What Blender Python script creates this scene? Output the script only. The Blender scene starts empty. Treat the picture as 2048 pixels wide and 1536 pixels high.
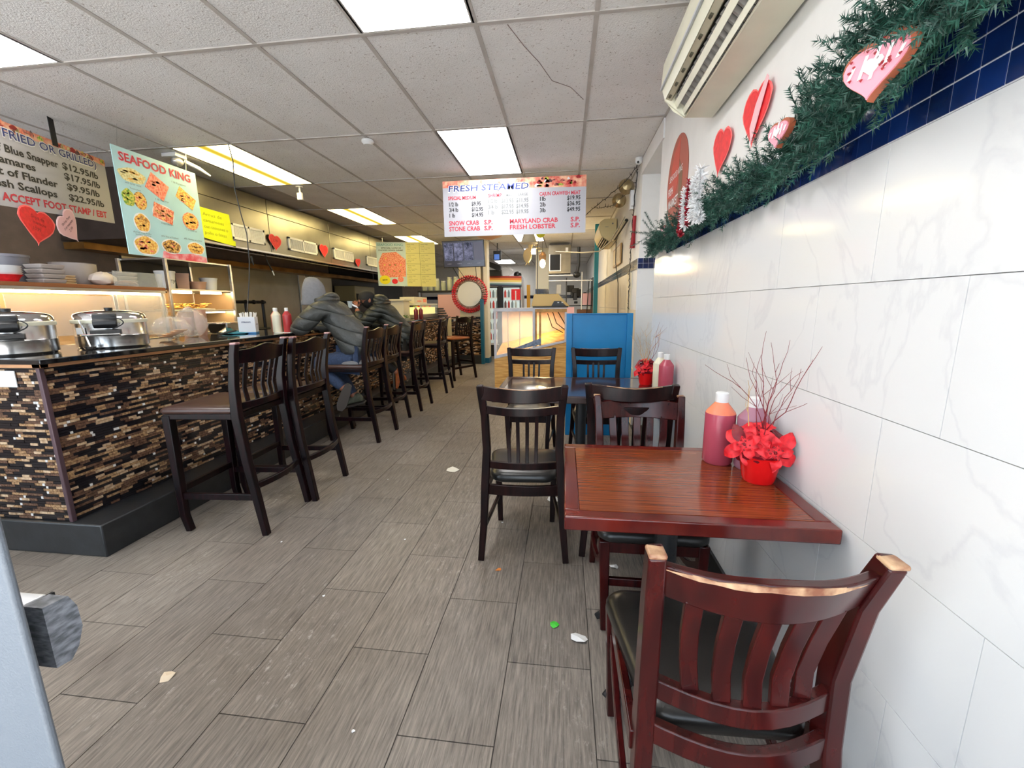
import bpy, bmesh, math, random
from mathutils import Vector, Matrix
R = random.Random(7)
PI = math.pi
sc = bpy.context.scene
C = sc.collection

# ------------------------------------------------------------------ camera
cam_d = bpy.data.cameras.new('camera'); cam = bpy.data.objects.new('camera', cam_d); C.objects.link(cam)
pitch, yaw, roll = .1877, .12616, -.01084
fw = Vector((-math.sin(yaw)*math.cos(pitch), math.cos(yaw)*math.cos(pitch), -math.sin(pitch)))
rt = Vector((math.cos(yaw), math.sin(yaw), 0)); up = rt.cross(fw)
rr = math.cos(roll)*rt + math.sin(roll)*up; uu = -math.sin(roll)*rt + math.cos(roll)*up
cam.matrix_world = Matrix(((rr.x, uu.x, -fw.x, 0), (rr.y, uu.y, -fw.y, 0), (rr.z, uu.z, -fw.z, 1.325), (0, 0, 0, 1)))
cam_d.sensor_width = 36; cam_d.lens = 832.34/2048*36; cam_d.clip_start = .02; cam_d.clip_end = 200
sc.camera = cam

# ------------------------------------------------------------------ world, daylight, exposure
w = bpy.data.worlds.new('world'); sc.world = w; w.use_nodes = True
bg = w.node_tree.nodes['Background']; bg.inputs[0].default_value = (.74, .87, 1, 1); bg.inputs[1].default_value = 4.6
vs = sc.view_settings; vs.view_transform = 'Standard'; vs.look = 'None'; vs.exposure = 0.0; vs.gamma = 1; vs.use_curve_mapping = False
sc.cycles.use_denoising = True
sc.cycles.max_bounces = 8; sc.cycles.diffuse_bounces = 4; sc.cycles.glossy_bounces = 4; sc.cycles.transmission_bounces = 6; sc.cycles.transparent_max_bounces = 8
sc.cycles.sample_clamp_indirect = 6; sc.cycles.caustics_reflective = False; sc.cycles.caustics_refractive = False
def area(name, loc, sx, sy, power, col, rot=(0, 0, 0), portal=False, spread=None):
    l = bpy.data.lights.new(name, 'AREA'); l.shape = 'RECTANGLE'; l.size = sx; l.size_y = sy; l.energy = power; l.color = col
    if portal: l.cycles.is_portal = True
    if spread: l.spread = spread
    o = bpy.data.objects.new(name, l); C.objects.link(o); o.location = loc; o.rotation_euler = rot; return o
PORTAL = area('window_portal', (-2.2, -.5, 1.45), 6.1, 2.5, 1, (1, 1, 1), (PI/2, 0, PI), portal=True)
PANEL_W = 13.0
sl = bpy.data.lights.new('bounce_sun', 'SUN'); sl.energy = 42; sl.color = (1, .97, .92); sl.angle = .01; so = bpy.data.objects.new('bounce_sun', sl); C.objects.link(so)
so.rotation_euler = Vector((.62, .18, .75)).to_track_quat('Z', 'Y').to_euler()   # added lamp: strikes only the street, whose bounce brightens the shop ceiling

# ------------------------------------------------------------------ materials
MC = {}
def mat(name, col, rough=.5, metal=0, var=0, vscale=8, bump=0, bscale=40, coat=0, spec=.5, emit=None, es=0, alpha=1, trans=0, stretch=None, col2=None, vlo=.35, vhi=.65, rand=0):
    if name in MC: return MC[name]
    m = bpy.data.materials.new(name); m.use_nodes = True; nt = m.node_tree; N = nt.nodes; L = nt.links
    b = N['Principled BSDF']
    b.inputs['Base Color'].default_value = (*col, 1); b.inputs['Roughness'].default_value = rough; b.inputs['Metallic'].default_value = metal
    b.inputs['Specular IOR Level'].default_value = spec; b.inputs['Coat Weight'].default_value = coat; b.inputs['Coat Roughness'].default_value = .06
    if emit: b.inputs['Emission Color'].default_value = (*emit, 1); b.inputs['Emission Strength'].default_value = es
    if alpha < 1: b.inputs['Alpha'].default_value = alpha
    if trans: b.inputs['Transmission Weight'].default_value = trans
    geo = N.new('ShaderNodeNewGeometry'); mp = N.new('ShaderNodeMapping'); L.new(geo.outputs['Position'], mp.inputs[0])
    if stretch: mp.inputs['Scale'].default_value = stretch
    if var or col2:
        n = N.new('ShaderNodeTexNoise'); n.inputs['Scale'].default_value = vscale; n.inputs['Detail'].default_value = 5; L.new(mp.outputs[0], n.inputs[0])
        r = N.new('ShaderNodeValToRGB'); L.new(n.outputs[0], r.inputs[0]); r.color_ramp.elements[0].position = vlo; r.color_ramp.elements[1].position = vhi
        c2 = col2 or tuple(min(1, c*(1+var)) for c in col); c1 = col if col2 else tuple(c*(1-var) for c in col)
        r.color_ramp.elements[0].color = (*c1, 1); r.color_ramp.elements[1].color = (*c2, 1)
        out = r.outputs[0]
        if rand:
            oi = N.new('ShaderNodeObjectInfo'); hs = N.new('ShaderNodeHueSaturation'); mr = N.new('ShaderNodeMapRange')
            L.new(oi.outputs['Random'], mr.inputs[0]); mr.inputs[3].default_value = 1-rand; mr.inputs[4].default_value = 1+rand
            L.new(mr.outputs[0], hs.inputs['Value']); L.new(out, hs.inputs['Color']); out = hs.outputs[0]
        L.new(out, b.inputs['Base Color'])
    if bump:
        n = N.new('ShaderNodeTexNoise'); n.inputs['Scale'].default_value = bscale; n.inputs['Detail'].default_value = 4; L.new(mp.outputs[0], n.inputs[0])
        bp = N.new('ShaderNodeBump'); bp.inputs['Strength'].default_value = bump; bp.inputs['Distance'].default_value = .01; L.new(n.outputs[0], bp.inputs['Height']); L.new(bp.outputs[0], b.inputs['Normal'])
    MC[name] = m; return m
def emis(name, col, st):
    if name in MC: return MC[name]
    m = bpy.data.materials.new(name); m.use_nodes = True; N = m.node_tree.nodes; N.clear()
    e = N.new('ShaderNodeEmission'); o = N.new('ShaderNodeOutputMaterial'); e.inputs[0].default_value = (*col, 1); e.inputs[1].default_value = st
    m.node_tree.links.new(e.outputs[0], o.inputs[0]); MC[name] = m; return m
def s2l(*c): return tuple((x/255/12.92 if x <= 10 else ((x/255+.055)/1.055)**2.4) for x in c)

def floor_mat():
    m = bpy.data.materials.new('floor_tile_mat'); m.use_nodes = True; nt = m.node_tree; N = nt.nodes; L = nt.links; b = N['Principled BSDF']
    geo = N.new('ShaderNodeNewGeometry')
    def noise(scale, st, det=5, rough=.6):
        mp = N.new('ShaderNodeMapping'); mp.inputs['Scale'].default_value = st; L.new(geo.outputs['Position'], mp.inputs[0])
        n = N.new('ShaderNodeTexNoise'); n.inputs['Scale'].default_value = scale; n.inputs['Detail'].default_value = det; n.inputs['Roughness'].default_value = rough; L.new(mp.outputs[0], n.inputs[0]); return n.outputs[0]
    def ramp(src, p0, c0, p1, c1):
        r = N.new('ShaderNodeValToRGB'); L.new(src, r.inputs[0]); r.color_ramp.elements[0].position = p0; r.color_ramp.elements[1].position = p1
        r.color_ramp.elements[0].color = c0; r.color_ramp.elements[1].color = c1; return r.outputs[0]
    streak = ramp(noise(9, (14, .8, 1), 6, .7), .36, (*s2l(100, 93, 88), 1), .66, (*s2l(148, 140, 131), 1))
    big = ramp(noise(1.1, (1, 1, 1), 3), .4, (.86, .83, .80, 1), .65, (1.06, 1.05, 1.04, 1))
    mx = N.new('ShaderNodeMixRGB'); mx.blend_type = 'MULTIPLY'; mx.inputs[0].default_value = 1; L.new(streak, mx.inputs[1]); L.new(big, mx.inputs[2])
    # scuffs and dried footprints, patchy and fine grained
    a = ramp(noise(2.2, (1, .6, 1), 4), .47, (0, 0, 0, 1), .66, (1, 1, 1, 1)); d = ramp(noise(38, (1, .45, 1), 8, .8), .55, (0, 0, 0, 1), .72, (1, 1, 1, 1))
    mu = N.new('ShaderNodeMixRGB'); mu.blend_type = 'MULTIPLY'; mu.inputs[0].default_value = 1; L.new(a, mu.inputs[1]); L.new(d, mu.inputs[2])
    k = N.new('ShaderNodeMath'); k.operation = 'MULTIPLY'; k.inputs[1].default_value = .8; L.new(mu.outputs[0], k.inputs[0])
    m2 = N.new('ShaderNodeMixRGB'); L.new(k.outputs[0], m2.inputs[0]); L.new(mx.outputs[0], m2.inputs[1]); m2.inputs[2].default_value = (*s2l(214, 208, 200), 1)
    oi = N.new('ShaderNodeObjectInfo'); hs = N.new('ShaderNodeHueSaturation'); mr = N.new('ShaderNodeMapRange'); L.new(oi.outputs['Random'], mr.inputs[0]); mr.inputs[3].default_value = .9; mr.inputs[4].default_value = 1.08
    L.new(mr.outputs[0], hs.inputs['Value']); L.new(m2.outputs[0], hs.inputs['Color']); L.new(hs.outputs[0], b.inputs['Base Color'])
    b.inputs['Roughness'].default_value = .42; b.inputs['Specular IOR Level'].default_value = .35
    bp = N.new('ShaderNodeBump'); bp.inputs['Strength'].default_value = .12; bp.inputs['Distance'].default_value = .004; L.new(noise(9, (14, .8, 1), 6, .7), bp.inputs['Height']); L.new(bp.outputs[0], b.inputs['Normal'])
    return m
def marble_mat():
    m = bpy.data.materials.new('wall_tile_mat'); m.use_nodes = True; nt = m.node_tree; N = nt.nodes; L = nt.links; b = N['Principled BSDF']
    geo = N.new('ShaderNodeNewGeometry'); n = N.new('ShaderNodeTexNoise'); n.inputs['Scale'].default_value = 1.6; n.inputs['Detail'].default_value = 7; n.inputs['Distortion'].default_value = 1.2; L.new(geo.outputs['Position'], n.inputs[0])
    r = N.new('ShaderNodeValToRGB'); L.new(n.outputs[0], r.inputs[0]); e = r.color_ramp.elements
    e[0].position = .485; e[0].color = (.82, .82, .82, 1); e[1].position = .515; e[1].color = (.82, .82, .82, 1)
    x = r.color_ramp.elements.new(.5); x.color = (.76, .76, .77, 1)
    L.new(r.outputs[0], b.inputs['Base Color']); b.inputs['Roughness'].default_value = .12; b.inputs['Specular IOR Level'].default_value = .5; return m
def wood_mat(name, c1, c2, rough, scale=(1.2, 14, 6), coat=.3, sc_=5, spec=.4, dist=.15):
    m = bpy.data.materials.new(name); m.use_nodes = True; nt = m.node_tree; N = nt.nodes; L = nt.links; b = N['Principled BSDF']
    tc = N.new('ShaderNodeTexCoord'); mp = N.new('ShaderNodeMapping'); mp.inputs['Scale'].default_value = scale; L.new(tc.outputs['Object'], mp.inputs[0])
    n = N.new('ShaderNodeTexNoise'); n.inputs['Scale'].default_value = sc_; n.inputs['Detail'].default_value = 6; n.inputs['Distortion'].default_value = dist; L.new(mp.outputs[0], n.inputs[0])
    r = N.new('ShaderNodeValToRGB'); L.new(n.outputs[0], r.inputs[0]); r.color_ramp.elements[0].position = .35; r.color_ramp.elements[1].position = .68
    r.color_ramp.elements[0].color = (*c1, 1); r.color_ramp.elements[1].color = (*c2, 1); L.new(r.outputs[0], b.inputs['Base Color'])
    b.inputs['Roughness'].default_value = rough; b.inputs['Specular IOR Level'].default_value = spec; b.inputs['Coat Weight'].default_value = coat; b.inputs['Coat Roughness'].default_value = .12; MC[name] = m; return m

FLOORM = floor_mat(); MARBLE = marble_mat()
GROUT_D = mat('grout_dark', s2l(62, 56, 52), .9, var=.15)
GROUT_W = mat('grout_white', s2l(225, 225, 228), .8, var=.05)
PAINT = mat('wall_paint', (.80, .79, .77), .55, var=.02, bump=.05, bscale=60)
CREAM = mat('wall_cream', s2l(226, 216, 190), .35, var=.03)
CEILM = mat('ceiling_tile_mat', (.80, .78, .765), .9, col2=(.86, .845, .835), vscale=3, bump=.5, bscale=120)
def fissure():
    nt = CEILM.node_tree; N = nt.nodes; L = nt.links; b = N['Principled BSDF']; src = b.inputs['Base Color'].links[0].from_socket
    geo = N.new('ShaderNodeNewGeometry'); n = N.new('ShaderNodeTexNoise'); n.inputs['Scale'].default_value = 75; n.inputs['Detail'].default_value = 3; L.new(geo.outputs['Position'], n.inputs[0])
    r = N.new('ShaderNodeValToRGB'); L.new(n.outputs[0], r.inputs[0]); r.color_ramp.elements[0].position = .30; r.color_ramp.elements[0].color = (.55, .5, .47, 1); r.color_ramp.elements[1].position = .36; r.color_ramp.elements[1].color = (1, 1, 1, 1)
    mx = N.new('ShaderNodeMixRGB'); mx.blend_type = 'MULTIPLY'; mx.inputs[0].default_value = 1; L.new(src, mx.inputs[1]); L.new(r.outputs[0], mx.inputs[2]); L.new(mx.outputs[0], b.inputs['Base Color'])
fissure()
GRID = mat('ceiling_grid', s2l(176, 170, 165), .6, var=.08)
BLUET = mat('blue_tile', s2l(14, 38, 92), .12, var=.35, vscale=6, rand=.25)
NAVY = mat('navy_tile', s2l(20, 26, 50), .15, var=.4, vscale=9)
BLACK = mat('black_plastic', (.012, .012, .013), .35)
BLACKM = mat('black_matte', (.01, .01, .011), .8)
PLINTH = mat('plinth_black', s2l(38, 40, 42), .35, var=.2, vscale=12, bump=.05)
STONE = mat('counter_stone', (.008, .008, .009), .06, var=.5, vscale=14, coat=.5)
STEEL = mat('stainless', (.58, .56, .53), .28, 1, var=.08, vscale=3, stretch=(1, 1, 12))
STEEL2 = mat('hood_steel', (.34, .32, .26), .33, 1, var=.12, vscale=2)
STEELD = mat('hood_dark_steel', s2l(82, 72, 68), .35, .6, var=.1)
CHROME = mat('chrome', (.72, .72, .73), .08, 1)
WHITEP = mat('white_plastic', (.78, .78, .77), .4)
CREAMP = mat('cream_plastic', s2l(225, 222, 200), .35, var=.03)
ESP = wood_mat('espresso_wood', s2l(14, 6, 7), s2l(36, 15, 14), .28, (8, 8, 1.5), .03, 5, .22)
STOOLW = wood_mat('stool_wood', s2l(5, 4, 6), s2l(30, 9, 13), .3, (8, 8, 1.5), .02, 5, .22)
MAHOG = wood_mat('mahogany_wood', s2l(42, 7, 8), s2l(66, 15, 13), .22, (7, 7, 1), .12, 4, .3)
WORN = mat('worn_edge', s2l(196, 160, 124), .5, col2=s2l(120, 70, 46), vscale=30)
WORNP = mat('worn_post_cap', s2l(190, 150, 150), .5, col2=s2l(110, 60, 60), vscale=40)
TABW = wood_mat('table_field', s2l(98, 42, 22), s2l(134, 66, 34), .16, (1.0, 30, 1), .35, 4)
TABE = wood_mat('table_edge_wood', s2l(74, 14, 12), s2l(104, 30, 20), .2, (2, 10, 1), .4)
TABD = wood_mat('dark_table_wood', s2l(38, 20, 16), s2l(70, 40, 28), .12, (2, 14, 1), .6)
PLY = wood_mat('plywood', s2l(196, 136, 62), s2l(236, 190, 112), .4, (1.5, 2, 14), .1, 4)
VINYL = mat('black_vinyl', (.018, .017, .016), .3, bump=.04, bscale=300)
VINYLB = mat('brown_vinyl', s2l(66, 44, 38), .3, var=.1, bump=.04, bscale=300)
VINYLT = mat('tan_seat', s2l(150, 84, 40), .3)
IRON = mat('black_iron', (.012, .013, .015), .4, bump=.2, bscale=60)
BLUEP = mat('blue_paint', s2l(0, 120, 180), .4, var=.06, vscale=3, bump=.05)
TEAL = mat('teal_paint', s2l(20, 130, 150), .4)
TEALD = mat('teal_dark', s2l(10, 90, 122), .4)
RED = mat('red_paper', s2l(228, 34, 42), .6, var=.12, vscale=40)
REDD = mat('red_dark_print', s2l(150, 16, 28), .6)
PINK = mat('pink_paper', s2l(240, 190, 196), .6)
PINKC = mat('pink_icing', s2l(232, 150, 166), .5)
WHITE = mat('white_print', (.85, .85, .85), .6)
BOARD = mat('sign_board', s2l(176, 176, 184), .45)
INK = mat('ink_black', (.012, .012, .015), .6)
INKB = mat('ink_blue', s2l(36, 52, 120), .6)
INKG = mat('ink_grey', s2l(120, 124, 124), .6)
INKR = mat('ink_red', s2l(196, 40, 62), .6)
YELLOW = mat('neon_yellow', s2l(208, 224, 8), .6, var=.03)
LBLUE = mat('poster_blue', s2l(176, 218, 222), .4, var=.05, vscale=5)
SAUCE = mat('sauce_bottle', s2l(176, 74, 92), .25, var=.04)
SAUCE2 = mat('sauce_orange_shoulder', s2l(232, 128, 96), .25)
SAUCE3 = mat('sauce_mauve', s2l(164, 116, 134), .25)
CREAMS = mat('cream_sauce', s2l(230, 226, 200), .3)
BRACT = mat('poinsettia_bract', s2l(196, 8, 30), .55, col2=s2l(238, 40, 50), vscale=60)
BRACTD = mat('poinsettia_dark', s2l(120, 4, 26), .55, var=.2, vscale=50)
FOIL = mat('red_foil', s2l(226, 20, 24), .3)
TWIG = mat('glitter_twig', s2l(120, 20, 34), .5)
TWIGG = mat('gold_twig', s2l(200, 160, 96), .4)
PINE = mat('pine_needles', s2l(16, 52, 44), .5, col2=s2l(44, 92, 76), vscale=30)
DARKP = mat('kitchen_dark', s2l(34, 32, 30), .5, var=.3, vscale=4)  # plain dark finish for kitchen panels, shelf boards and back-room gear
JACKET = None
DENIM = mat('denim', s2l(44, 60, 88), .8, var=.2, vscale=60)
HOODIE = mat('grey_fleece', s2l(118, 118, 120), .9, var=.06, vscale=40)
SKIN = mat('skin', s2l(150, 96, 72), .5)
SKINH = mat('dark_hair', s2l(20, 16, 15), .8, var=.3, vscale=60)
HAIRB = mat('brown_fur_trim', s2l(120, 84, 44), .9, var=.4, vscale=120)
SHOE = mat('sneaker_suede', s2l(104, 108, 92), .8, var=.2, vscale=30)
BOOT = mat('boot_leather', s2l(150, 78, 34), .6, var=.2, vscale=20)
PAPER = mat('paper_scrap', s2l(225, 220, 205), .7)
GLASS = mat('case_glass', (.9, .95, .95), .05, alpha=.22)
CLEARP = mat('clear_plastic', (.85, .82, .78), .1, alpha=.22, bump=.6, bscale=30)
WARMT = emis('warm_tube', (1, .72, .38), 34)
DOORG = mat('door_grey', s2l(98, 104, 112), .5, bump=.15, bscale=400)
SILVER = mat('bar_silver', s2l(205, 208, 212), .3, .3)
CAPM = mat('bar_cap', s2l(150, 155, 165), .6, col2=s2l(90, 94, 100), vscale=60, stretch=(1, 1, 3))
PRINTF = mat('seafood_print', s2l(206, 64, 60), .5, col2=s2l(240, 196, 160), vscale=22, vlo=.3, vhi=.7)
PRINTF2 = mat('seafood_print_dark', s2l(60, 40, 50), .5, col2=s2l(226, 120, 100), vscale=30, vlo=.4, vhi=.6)
def food(i, a, b): return mat('food_print_%d' % i, s2l(*a), .5, col2=s2l(*b), vscale=60, vlo=.4, vhi=.6)
F_FRIED = food(1, (214, 140, 50), (246, 210, 110)); F_SHR = food(2, (216, 92, 60), (250, 180, 140)); F_GRN = food(3, (96, 150, 40), (220, 210, 90)); F_MIX = food(4, (90, 50, 24), (244, 190, 100)); F_PALE = food(5, (206, 190, 120), (236, 226, 170)); F_SAL = food(6, (232, 110, 84), (246, 160, 130))

# ------------------------------------------------------------------ mesh builder
BASE = {}
class MB:
    def __init__(s): s.v = []; s.f = []; s.m = []; s.mats = []
    def _mi(s, m):
        if m is None: return 0
        if m not in s.mats: s.mats.append(m)
        return s.mats.index(m)
    def add(s, vs, fs, m=None):
        o = len(s.v); s.v += [tuple(p) for p in vs]; k = s._mi(m)
        for f in fs: s.f.append([i+o for i in f]); s.m.append(k)
    def box(s, x0, x1, y0, y1, z0, z1, m=None):
        s.add([(x0, y0, z0), (x1, y0, z0), (x1, y1, z0), (x0, y1, z0), (x0, y0, z1), (x1, y0, z1), (x1, y1, z1), (x0, y1, z1)],
              [(0, 3, 2, 1), (4, 5, 6, 7), (0, 1, 5, 4), (1, 2, 6, 5), (2, 3, 7, 6), (3, 0, 4, 7)], m); return s
    def hexa(s, b, t, m=None):
        s.add(list(b)+list(t), [(0, 3, 2, 1), (4, 5, 6, 7), (0, 1, 5, 4), (1, 2, 6, 5), (2, 3, 7, 6), (3, 0, 4, 7)], m); return s
    def sweep(s, pts, w, t, ref, m=None, closed=False):
        """rectangular section along pts; w along the ref direction, t across; w and t may be lists"""
        pts = [Vector(p) for p in pts]; n = len(pts); vs = []; ref = Vector(ref)
        for i, p in enumerate(pts):
            if closed: tg = pts[(i+1) % n]-pts[i-1]
            else: tg = pts[min(i+1, n-1)]-pts[max(i-1, 0)]
            tg.normalize(); a = ref-tg*ref.dot(tg); a.normalize(); b = tg.cross(a)
            ww = (w[i] if isinstance(w, (list, tuple)) else w)/2; tt = (t[i] if isinstance(t, (list, tuple)) else t)/2
            vs += [p-a*ww-b*tt, p+a*ww-b*tt, p+a*ww+b*tt, p-a*ww+b*tt]
        fs = []
        for i in range(n if closed else n-1):
            j = (i+1) % n
            for k in range(4): fs.append((i*4+k, i*4+(k+1) % 4, j*4+(k+1) % 4, j*4+k))
        if not closed: fs += [(3, 2, 1, 0), tuple((n-1)*4+k for k in range(4))]
        s.add(vs, fs, m); return s
    def tube(s, pts, r, seg=8, m=None, cap=True):
        pts = [Vector(p) for p in pts]; n = len(pts); vs = []; prev = None
        for i, p in enumerate(pts):
            tg = (pts[min(i+1, n-1)]-pts[max(i-1, 0)]).normalized()
            a = (prev - tg*prev.dot(tg)) if prev else tg.cross(Vector((0, 0, 1)) if abs(tg.z) < .9 else Vector((1, 0, 0)))
            a.normalize(); prev = a; b = tg.cross(a); q = r[i] if isinstance(r, (list, tuple)) else r
            for k in range(seg): an = 2*PI*k/seg; vs.append(p+(a*math.cos(an)+b*math.sin(an))*q)
        fs = [(i*seg+k, i*seg+(k+1) % seg, (i+1)*seg+(k+1) % seg, (i+1)*seg+k) for i in range(n-1) for k in range(seg)]
        if cap: fs += [tuple(reversed(range(seg))), tuple((n-1)*seg+k for k in range(seg))]
        s.add(vs, fs, m); return s
    def lathe(s, prof, c=(0, 0, 0), seg=24, m=None, axis='z', a0=0, a1=2*PI, sy=1):
        n = len(prof); vs = []
        full = abs(a1-a0-2*PI) < 1e-6; K = seg if full else seg+1
        for (r, z) in prof:
            for k in range(K):
                a = a0+(a1-a0)*k/seg; x, y = r*math.cos(a), r*math.sin(a)*sy
                q = (x, y, z) if axis == 'z' else ((x, z, y) if axis == 'y' else (z, x, y))
                vs.append((q[0]+c[0], q[1]+c[1], q[2]+c[2]))
        fs = [(i*K+k, i*K+(k+1) % K, (i+1)*K+(k+1) % K, (i+1)*K+k) for i in range(n-1) for k in range(seg)]
        if full:
            if prof[0][0] > 1e-5: fs.append(tuple(reversed(range(K))))
            if prof[-1][0] > 1e-5: fs.append(tuple((n-1)*K+k for k in range(K)))
        s.add(vs, fs, m); return s
    def ball(s, c, r, m=None, seg=12, sx=1, sy=1, sz=1):
        k = seg//2; vs = []; 
        for i in range(k+1):
            t = PI*i/k
            for j in range(seg): a = 2*PI*j/seg; vs.append((c[0]+r*sx*math.sin(t)*math.cos(a), c[1]+r*sy*math.sin(t)*math.sin(a), c[2]+r*sz*math.cos(t)))
        s.add(vs, [(i*seg+j, i*seg+(j+1) % seg, (i+1)*seg+(j+1) % seg, (i+1)*seg+j) for i in range(k) for j in range(seg)], m); return s
    def prism(s, outline, O, U, V, d, m=None, m_side=None):
        """outline in 2D (u,v) extruded by vector d from frame O,U,V"""
        O = Vector(O); U = Vector(U); V = Vector(V); d = Vector(d); n = len(outline)
        a = [O+U*p[0]+V*p[1] for p in outline]; b = [p+d for p in a]
        s.add(a+b, [tuple(range(n))], m); o = len(s.v)-2*n
        k = s._mi(m_side or m)
        s.f.append([o+n+i for i in reversed(range(n))]); s.m.append(k)
        for i in range(n): s.f.append([o+i, o+n+i, o+n+(i+1) % n, o+(i+1) % n]); s.m.append(k)
        return s
    def merge(s, o, M=None):
        off = len(s.v); s.v += [tuple(M @ Vector(p)) if M else p for p in o.v]
        for f, k in zip(o.f, o.m): s.f.append([i+off for i in f]); s.m.append(s._mi(o.mats[k]) if o.mats else 0)
        return s
    def mesh(s, name, m=None, smooth=True, ang=35, base=None, fix=True):
        me = bpy.data.meshes.new(name); v = s.v
        if base is not None: v = [(p[0]-base[0], p[1]-base[1], p[2]-base[2]) for p in v]
        me.from_pydata(v, [], s.f)
        ms = s.mats if s.mats else ([m] if m else [])
        for x in ms: me.materials.append(x)
        if len(ms) > 1: me.polygons.foreach_set('material_index', s.m)
        if fix and len(s.f) < 60000:
            bm = bmesh.new(); bm.from_mesh(me); bmesh.ops.recalc_face_normals(bm, faces=bm.faces); bm.to_mesh(me); bm.free()
        if smooth:
            me.polygons.foreach_set('use_smooth', [True]*len(me.polygons))
            try: me.set_sharp_from_angle(angle=math.radians(ang))
            except Exception: pass
        me.update(); return me
    def build(s, name, m=None, parent=None, smooth=True, bevel=0, base='auto', ang=35, seg=2, fix=True, sub=0):
        b = None
        if base == 'auto': b = BASE.get(parent.name) if parent is not None else None
        elif base is not None: b = base
        o = bpy.data.objects.new(name, s.mesh(name, m, smooth, ang, b, fix)); C.objects.link(o)
        if parent is not None:
            o.parent = parent
            if parent.name in BASE: BASE[o.name] = BASE[parent.name]
        elif b is not None: o.location = b
        if bevel:
            d = o.modifiers.new('bevel', 'BEVEL'); d.width = bevel; d.segments = seg; d.limit_method = 'ANGLE'; d.angle_limit = math.radians(40)
        if sub: d = o.modifiers.new('sub', 'SUBSURF'); d.levels = sub; d.render_levels = sub
        return o
def tag(o, label=None, cat=None, group=None, kind=None):
    if label: o['label'] = label
    if cat: o['category'] = cat
    if group: o['group'] = group
    if kind: o['kind'] = kind
    return o
def root(name, label, cat, base=(0, 0, 0), rz=0, group=None, world=False):
    """an Empty at the thing's base. world=True: parts are then given in world coordinates"""
    o = bpy.data.objects.new(name, None); C.objects.link(o); o.location = base; o.rotation_euler = (0, 0, rz); o.empty_display_size = .05
    tag(o, label, cat, group)
    if world: BASE[o.name] = tuple(base)
    return o
def copytree(o, parent=None):
    c = o.copy(); C.objects.link(c); c.parent = parent
    for ch in list(o.children): copytree(ch, c)
    return c
def dup(o, loc, rz, label, group=None):
    c = copytree(o); c.location = loc; c.rotation_euler = (0, 0, rz); c['label'] = label
    if group: c['group'] = group
    return c
def frange(a, b, n): return [a+(b-a)*i/(n-1) for i in range(n)]
def thing(name, mb, m, label, cat, group=None, base=None, **k):
    if base is None:
        xs = [p[0] for p in mb.v]; ys = [p[1] for p in mb.v]; zs = [p[2] for p in mb.v]
        base = ((min(xs)+max(xs))/2, (min(ys)+max(ys))/2, min(zs))
    return tag(mb.build(name, m, None, base=base, **k), label, cat, group)

# ------------------------------------------------------------------ lettering
_fcache = {}
def text_mesh(txt, bold=0.0):
    key = (txt, bold)
    if key in _fcache: return _fcache[key]
    cu = bpy.data.curves.new('t', 'FONT'); cu.body = txt; cu.size = 1; cu.offset = bold; cu.resolution_u = 2
    o = bpy.data.objects.new('t', cu); C.objects.link(o); dg = bpy.context.evaluated_depsgraph_get()
    me = bpy.data.meshes.new_from_object(o.evaluated_get(dg)); v = [tuple(p.co) for p in me.vertices]; f = [tuple(p.vertices) for p in me.polygons]
    bpy.data.objects.remove(o); bpy.data.curves.remove(cu); bpy.data.meshes.remove(me)
    _fcache[key] = (v, f); return v, f
def put_text(mb, txt, O, U, V, N, u, v, h, wid=None, m=None, bold=0.022, align='L', lift=.0015, slant=0, xs=1):
    """cap height h; wid = total width to fit"""
    vs, fs = text_mesh(txt, bold)
    if not vs: return
    x0 = min(p[0] for p in vs); x1 = max(p[0] for p in vs); k = h/.7
    sx = (wid/(x1-x0)) if wid else k*xs
    W_ = (x1-x0)*sx; off = {'L': 0, 'C': -W_/2, 'R': -W_}[align]
    mb.add([O+U*(u+off+(p[0]-x0)*sx+p[1]*k*slant)+V*(v+p[1]*k)+N*lift for p in vs], fs, m)

# ================================================================== SETTING
H = 2.734; XW = .742; YF = -.5; YB = 15.5; XL = -5.35
def struct(name, mb, m, parent=None, **k):
    o = mb.build(name, m, parent, **k)
    if parent is None: o['kind'] = 'structure'
    return o
# floor: dark grout bed with single tiles
fl = struct('floor', MB().box(XL, 1.1, YF, YB, -.12, -.003), GROUT_D)
FW, FX, FL = .3089, -1.1247, .6258
fm = MB().box(-.1527, .1527, -.3112, .3112, -.004, 0).mesh('floor_tile', FLOORM, smooth=False)
tiles = []
for i in range(-14, 7):
    x0 = FX+i*FW; off = 1.025 if i % 2 == 0 else 1.335
    for k in range(-4, 25):
        y0 = off+k*FL; xc, yc = x0+FW/2, y0+FL/2
        if yc < YF+.1 or yc > YB-.2 or xc > .72: continue
        if xc < -2.7 and yc > 2.0: continue
        tiles.append((math.hypot(xc, yc), xc, yc))
tiles.sort(); far = MB()
for n, (d, xc, yc) in enumerate(tiles):
    if n < 290:
        o = bpy.data.objects.new('floor_tile', fm); C.objects.link(o); o.parent = fl; o.location = (xc, yc, 0)
    else: far.box(xc-.1527, xc+.1527, yc-.3112, yc+.3112, -.004, 0)
tag(far.build('distant_floor_tiles', FLOORM, fl, smooth=False), kind='stuff')
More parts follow.
